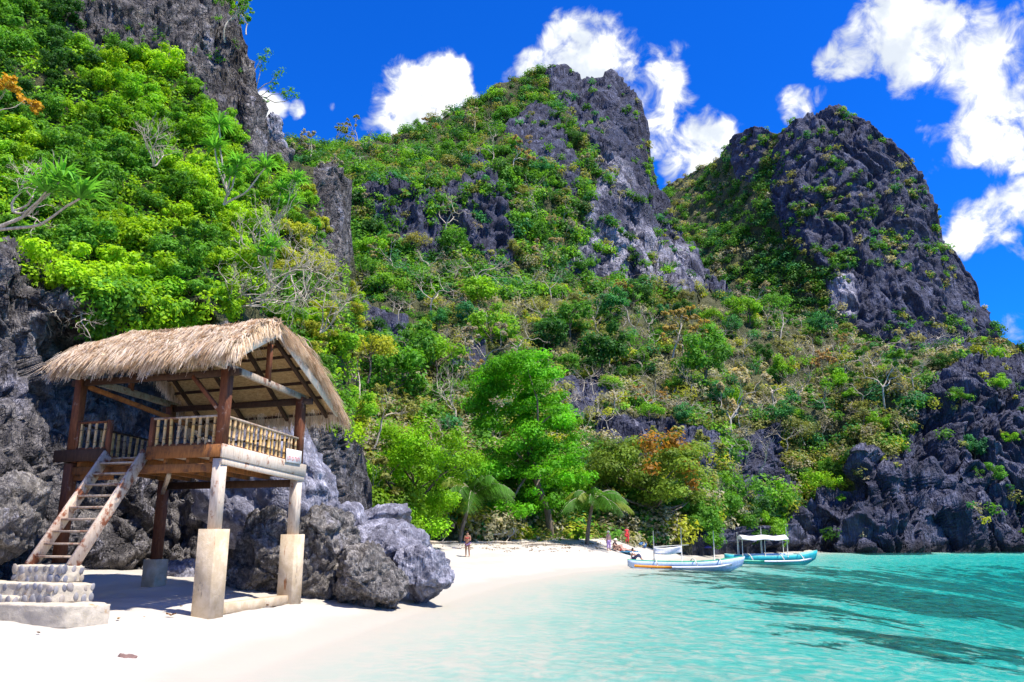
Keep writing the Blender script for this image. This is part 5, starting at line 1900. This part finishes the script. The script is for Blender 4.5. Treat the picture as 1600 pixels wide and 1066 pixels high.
STAND = dict(pel=(0, 0, .90), wai=(0, .01, 1.06), che=(0, .01, 1.24), nec=(0, 0, 1.38), hea=(0, -.01, 1.45), top=(0, -.01, 1.55), lsh=(-.17, 0, 1.31), lel=(-.21, -.03, 1.04), lha=(-.10, -.20, 1.08), lfi=(-.03, -.22, 1.12),
             rsh=(.17, 0, 1.31), rel=(.22, -.03, 1.04), rha=(.12, -.20, 1.10), rfi=(.05, -.23, 1.14), lhi=(-.09, 0, .82), lkn=(-.09, -.02, .46), lan=(-.09, .01, .08), lto=(-.10, -.13, .03),
             rhi=(.09, 0, .82), rkn=(.12, -.03, .46), ran=(.14, .01, .08), rto=(.16, -.13, .03))
HANG = dict(STAND, lha=(-.24, -.05, .80), lfi=(-.24, -.07, .70), rha=(.25, -.05, .80), rfi=(.25, -.07, .70))
SIT = dict(pel=(0, 0, .11), wai=(0, .04, .28), che=(0, .02, .48), nec=(0, -.02, .62), hea=(0, -.04, .69), top=(0, -.05, .79), lsh=(-.17, .01, .55), lel=(-.24, -.16, .36), lha=(-.12, -.36, .42), lfi=(-.05, -.41, .43),
           rsh=(.17, .01, .55), rel=(.24, -.16, .36), rha=(.12, -.36, .42), rfi=(.05, -.41, .44), lhi=(-.10, -.06, .12), lkn=(-.13, -.42, .44), lan=(-.12, -.66, .08), lto=(-.12, -.80, .03),
           rhi=(.10, -.06, .12), rkn=(.13, -.40, .46), ran=(.12, -.62, .08), rto=(.12, -.76, .03))
LIE = dict(pel=(0, 0, .12), wai=(0, .16, .15), che=(0, .33, .20), nec=(0, .45, .28), hea=(0, .52, .33), top=(0, .58, .41), lsh=(-.17, .36, .22), lel=(-.26, .42, .05), lha=(-.28, .18, .04), lfi=(-.28, .10, .04),
           rsh=(.17, .36, .22), rel=(.26, .42, .05), rha=(.28, .18, .04), rfi=(.28, .10, .04), lhi=(-.09, -.08, .11), lkn=(-.10, -.46, .14), lan=(-.10, -.84, .07), lto=(-.11, -.90, .14),
           rhi=(.09, -.08, .11), rkn=(.10, -.44, .20), ran=(.12, -.80, .07), rto=(.12, -.88, .14))
c_red = plain('cloth_red', (.70, .05, .06), .8); c_mix = plain('cloth_patterned', (.34, .22, .50), .8, .2, .5, 30); c_lav = plain('cloth_lavender', (.52, .34, .62), .8)
c_white = plain('cloth_white', (.72, .70, .72), .8); c_navy = plain('cloth_navy', (.04, .045, .10), .8); c_dark = plain('cloth_dark', (.05, .035, .05), .8); c_straw = plain('hat_pale', (.75, .68, .58), .85)


def ground_at(px, py):
    Yq = np.arange(15, 110, .1)
    Pq = aty(px, py, Yq)
    below = Pq[:, 2] < ground_z(Pq[:, 0], Pq[:, 1])
    i = int(np.argmax(below)) if below.any() else len(Yq) - 1
    return Pq[i]


def put(px, py, *a, **k):
    p = ground_at(px, py)
    return person(px, py, p[1], gz(p[0], p[1]) - .01, *a, **k)


put(730, 870, rad(-10), STAND, 'standing woman in red bikini with folded arms on the beach', SKIN, (c_red, False), (c_mix, False), None)
put(951, 861, rad(25), HANG, 'woman in lavender skirt and pale hat standing among the bathers', SKIN2, None, (c_lav, True), c_straw, h=1.5)
put(961, 861, rad(60), SIT, 'person in dark top and pale hat sitting beside the standing bather', SKIN2, (c_dark, True), None, c_straw, h=1.75)
put(970, 862, rad(75), LIE, 'sunbather reclining on a blue towel', SKIN2, (c_red, False), (c_red, False), None)
put(980, 863, rad(70), LIE, 'sunbather lying at the right end of the group', SKIN, (c_navy, False), (c_navy, False), None)
put(989, 876, rad(70), SIT, 'person in white shirt and dark trousers sitting by the boat', SKIN, (c_white, True), (c_navy, True), None, h=1.75)
put(980, 851, rad(0), HANG, 'person in red standing in the shade under the trees', SKIN, (c_red, True), (c_red, True), None, h=1.5)
pt = ground_at(972, 863)
o = MB().box((-1.5, -.45, 0), (1.5, .45, .035)).build('beach_towel', plain('towel_blue', (.06, .30, .55), .9)); o.location = (pt[0], pt[1], gz(pt[0], pt[1]) + .01); o.rotation_euler = (0, 0, rad(-8))
tag(o, 'blue beach towel under the sunbathers', 'towel')
pt = ground_at(1005, 856)
o = link('blue_bag', boulder_mesh('blue_bag', 41, .38, .25, .26, 2, .06, 4, .1), plain('bag_blue', (.05, .15, .35), .7), None, (pt[0], pt[1], gz(pt[0], pt[1]) + .2))
tag(o, 'dark blue bag standing on sand behind the bathers', 'bag')
# purple sunshade by the nearer boat
pt = ground_at(1104, 868)
um = empty('beach_umbrella', tuple(pt)); tag(um, 'small purple beach umbrella on the sand behind the nearer boat', 'umbrella')
a = np.linspace(0, 2 * PI, 13)[:-1]
V = np.array([[r_ * math.cos(q), r_ * math.sin(q), z_] for r_, z_ in ((.01, .98), (.3, .92), (.55, .80), (.62, .70)) for q in a])
link('canopy', mesh_np('canopy', V, np.array([(i * 12 + j, i * 12 + (j + 1) % 12, (i + 1) * 12 + (j + 1) % 12, (i + 1) * 12 + j) for i in range(3) for j in range(12)]), True), plain('umbrella_purple', (.16, .12, .36), .8), um)
MB().tube([(0, 0, -.1), (0, 0, .98)], .03, 6).build('pole', PAINT['pole'], um)

# driftwood and debris along the back of the beach
rng = np.random.default_rng(15)
for k, (px, py, L, a, lab) in enumerate([(790, 850, 4.5, .1, 'pale driftwood log beside the white boat'), (850, 853, 3.0, -.2, 'grey driftwood log in front of the tall tree'),
                                         (1000, 848, 4.0, .3, 'bleached branch lying behind the blue bag'), (690, 850, 2.5, .2, 'driftwood stick left of the standing woman'), (1120, 860, 3.0, .4, 'driftwood behind the mast of the nearer boat')]):
    p = ground_at(px, py)
    mb = MB(); tt = np.linspace(-.5, .5, 7)
    mb.tube(np.stack([tt * L, rng.normal(size=7) * .06, .10 + rng.normal(size=7) * .03], 1), np.linspace(.11, .05, 7), 6)
    mb.tube([(0, 0, .1), (.3, .1, .5)], [.05, .02], 5)
    o = mb.build('driftwood', M['bark_pale']); o.location = (p[0], p[1], gz(p[0], p[1])); o.rotation_euler = (0, 0, a)
    tag(o, lab, 'driftwood', 'driftwood at the back of the beach')
n = 900
px = 660 + 480 * rng.random(n); Yd = 58 + 20 * rng.random(n)
X = (px - 800) / 1250 * Yd * 1.0
zg = ground_z(X, Yd); kk = (zg > .95)
Pd = np.stack([X, Yd, zg + .03], 1)[kk]
V, C = leaves(rng, Pd, np.full(len(Pd), .35), len(Pd) * 6, .07, .06, 1.5, np.array((.17, .11, .06)), .6)
o = link('leaf_litter', leaf_mesh('leaf_litter', V, C)); tag(o, 'brown leaf litter strewn along the back of the beach', 'litter', kind='stuff')
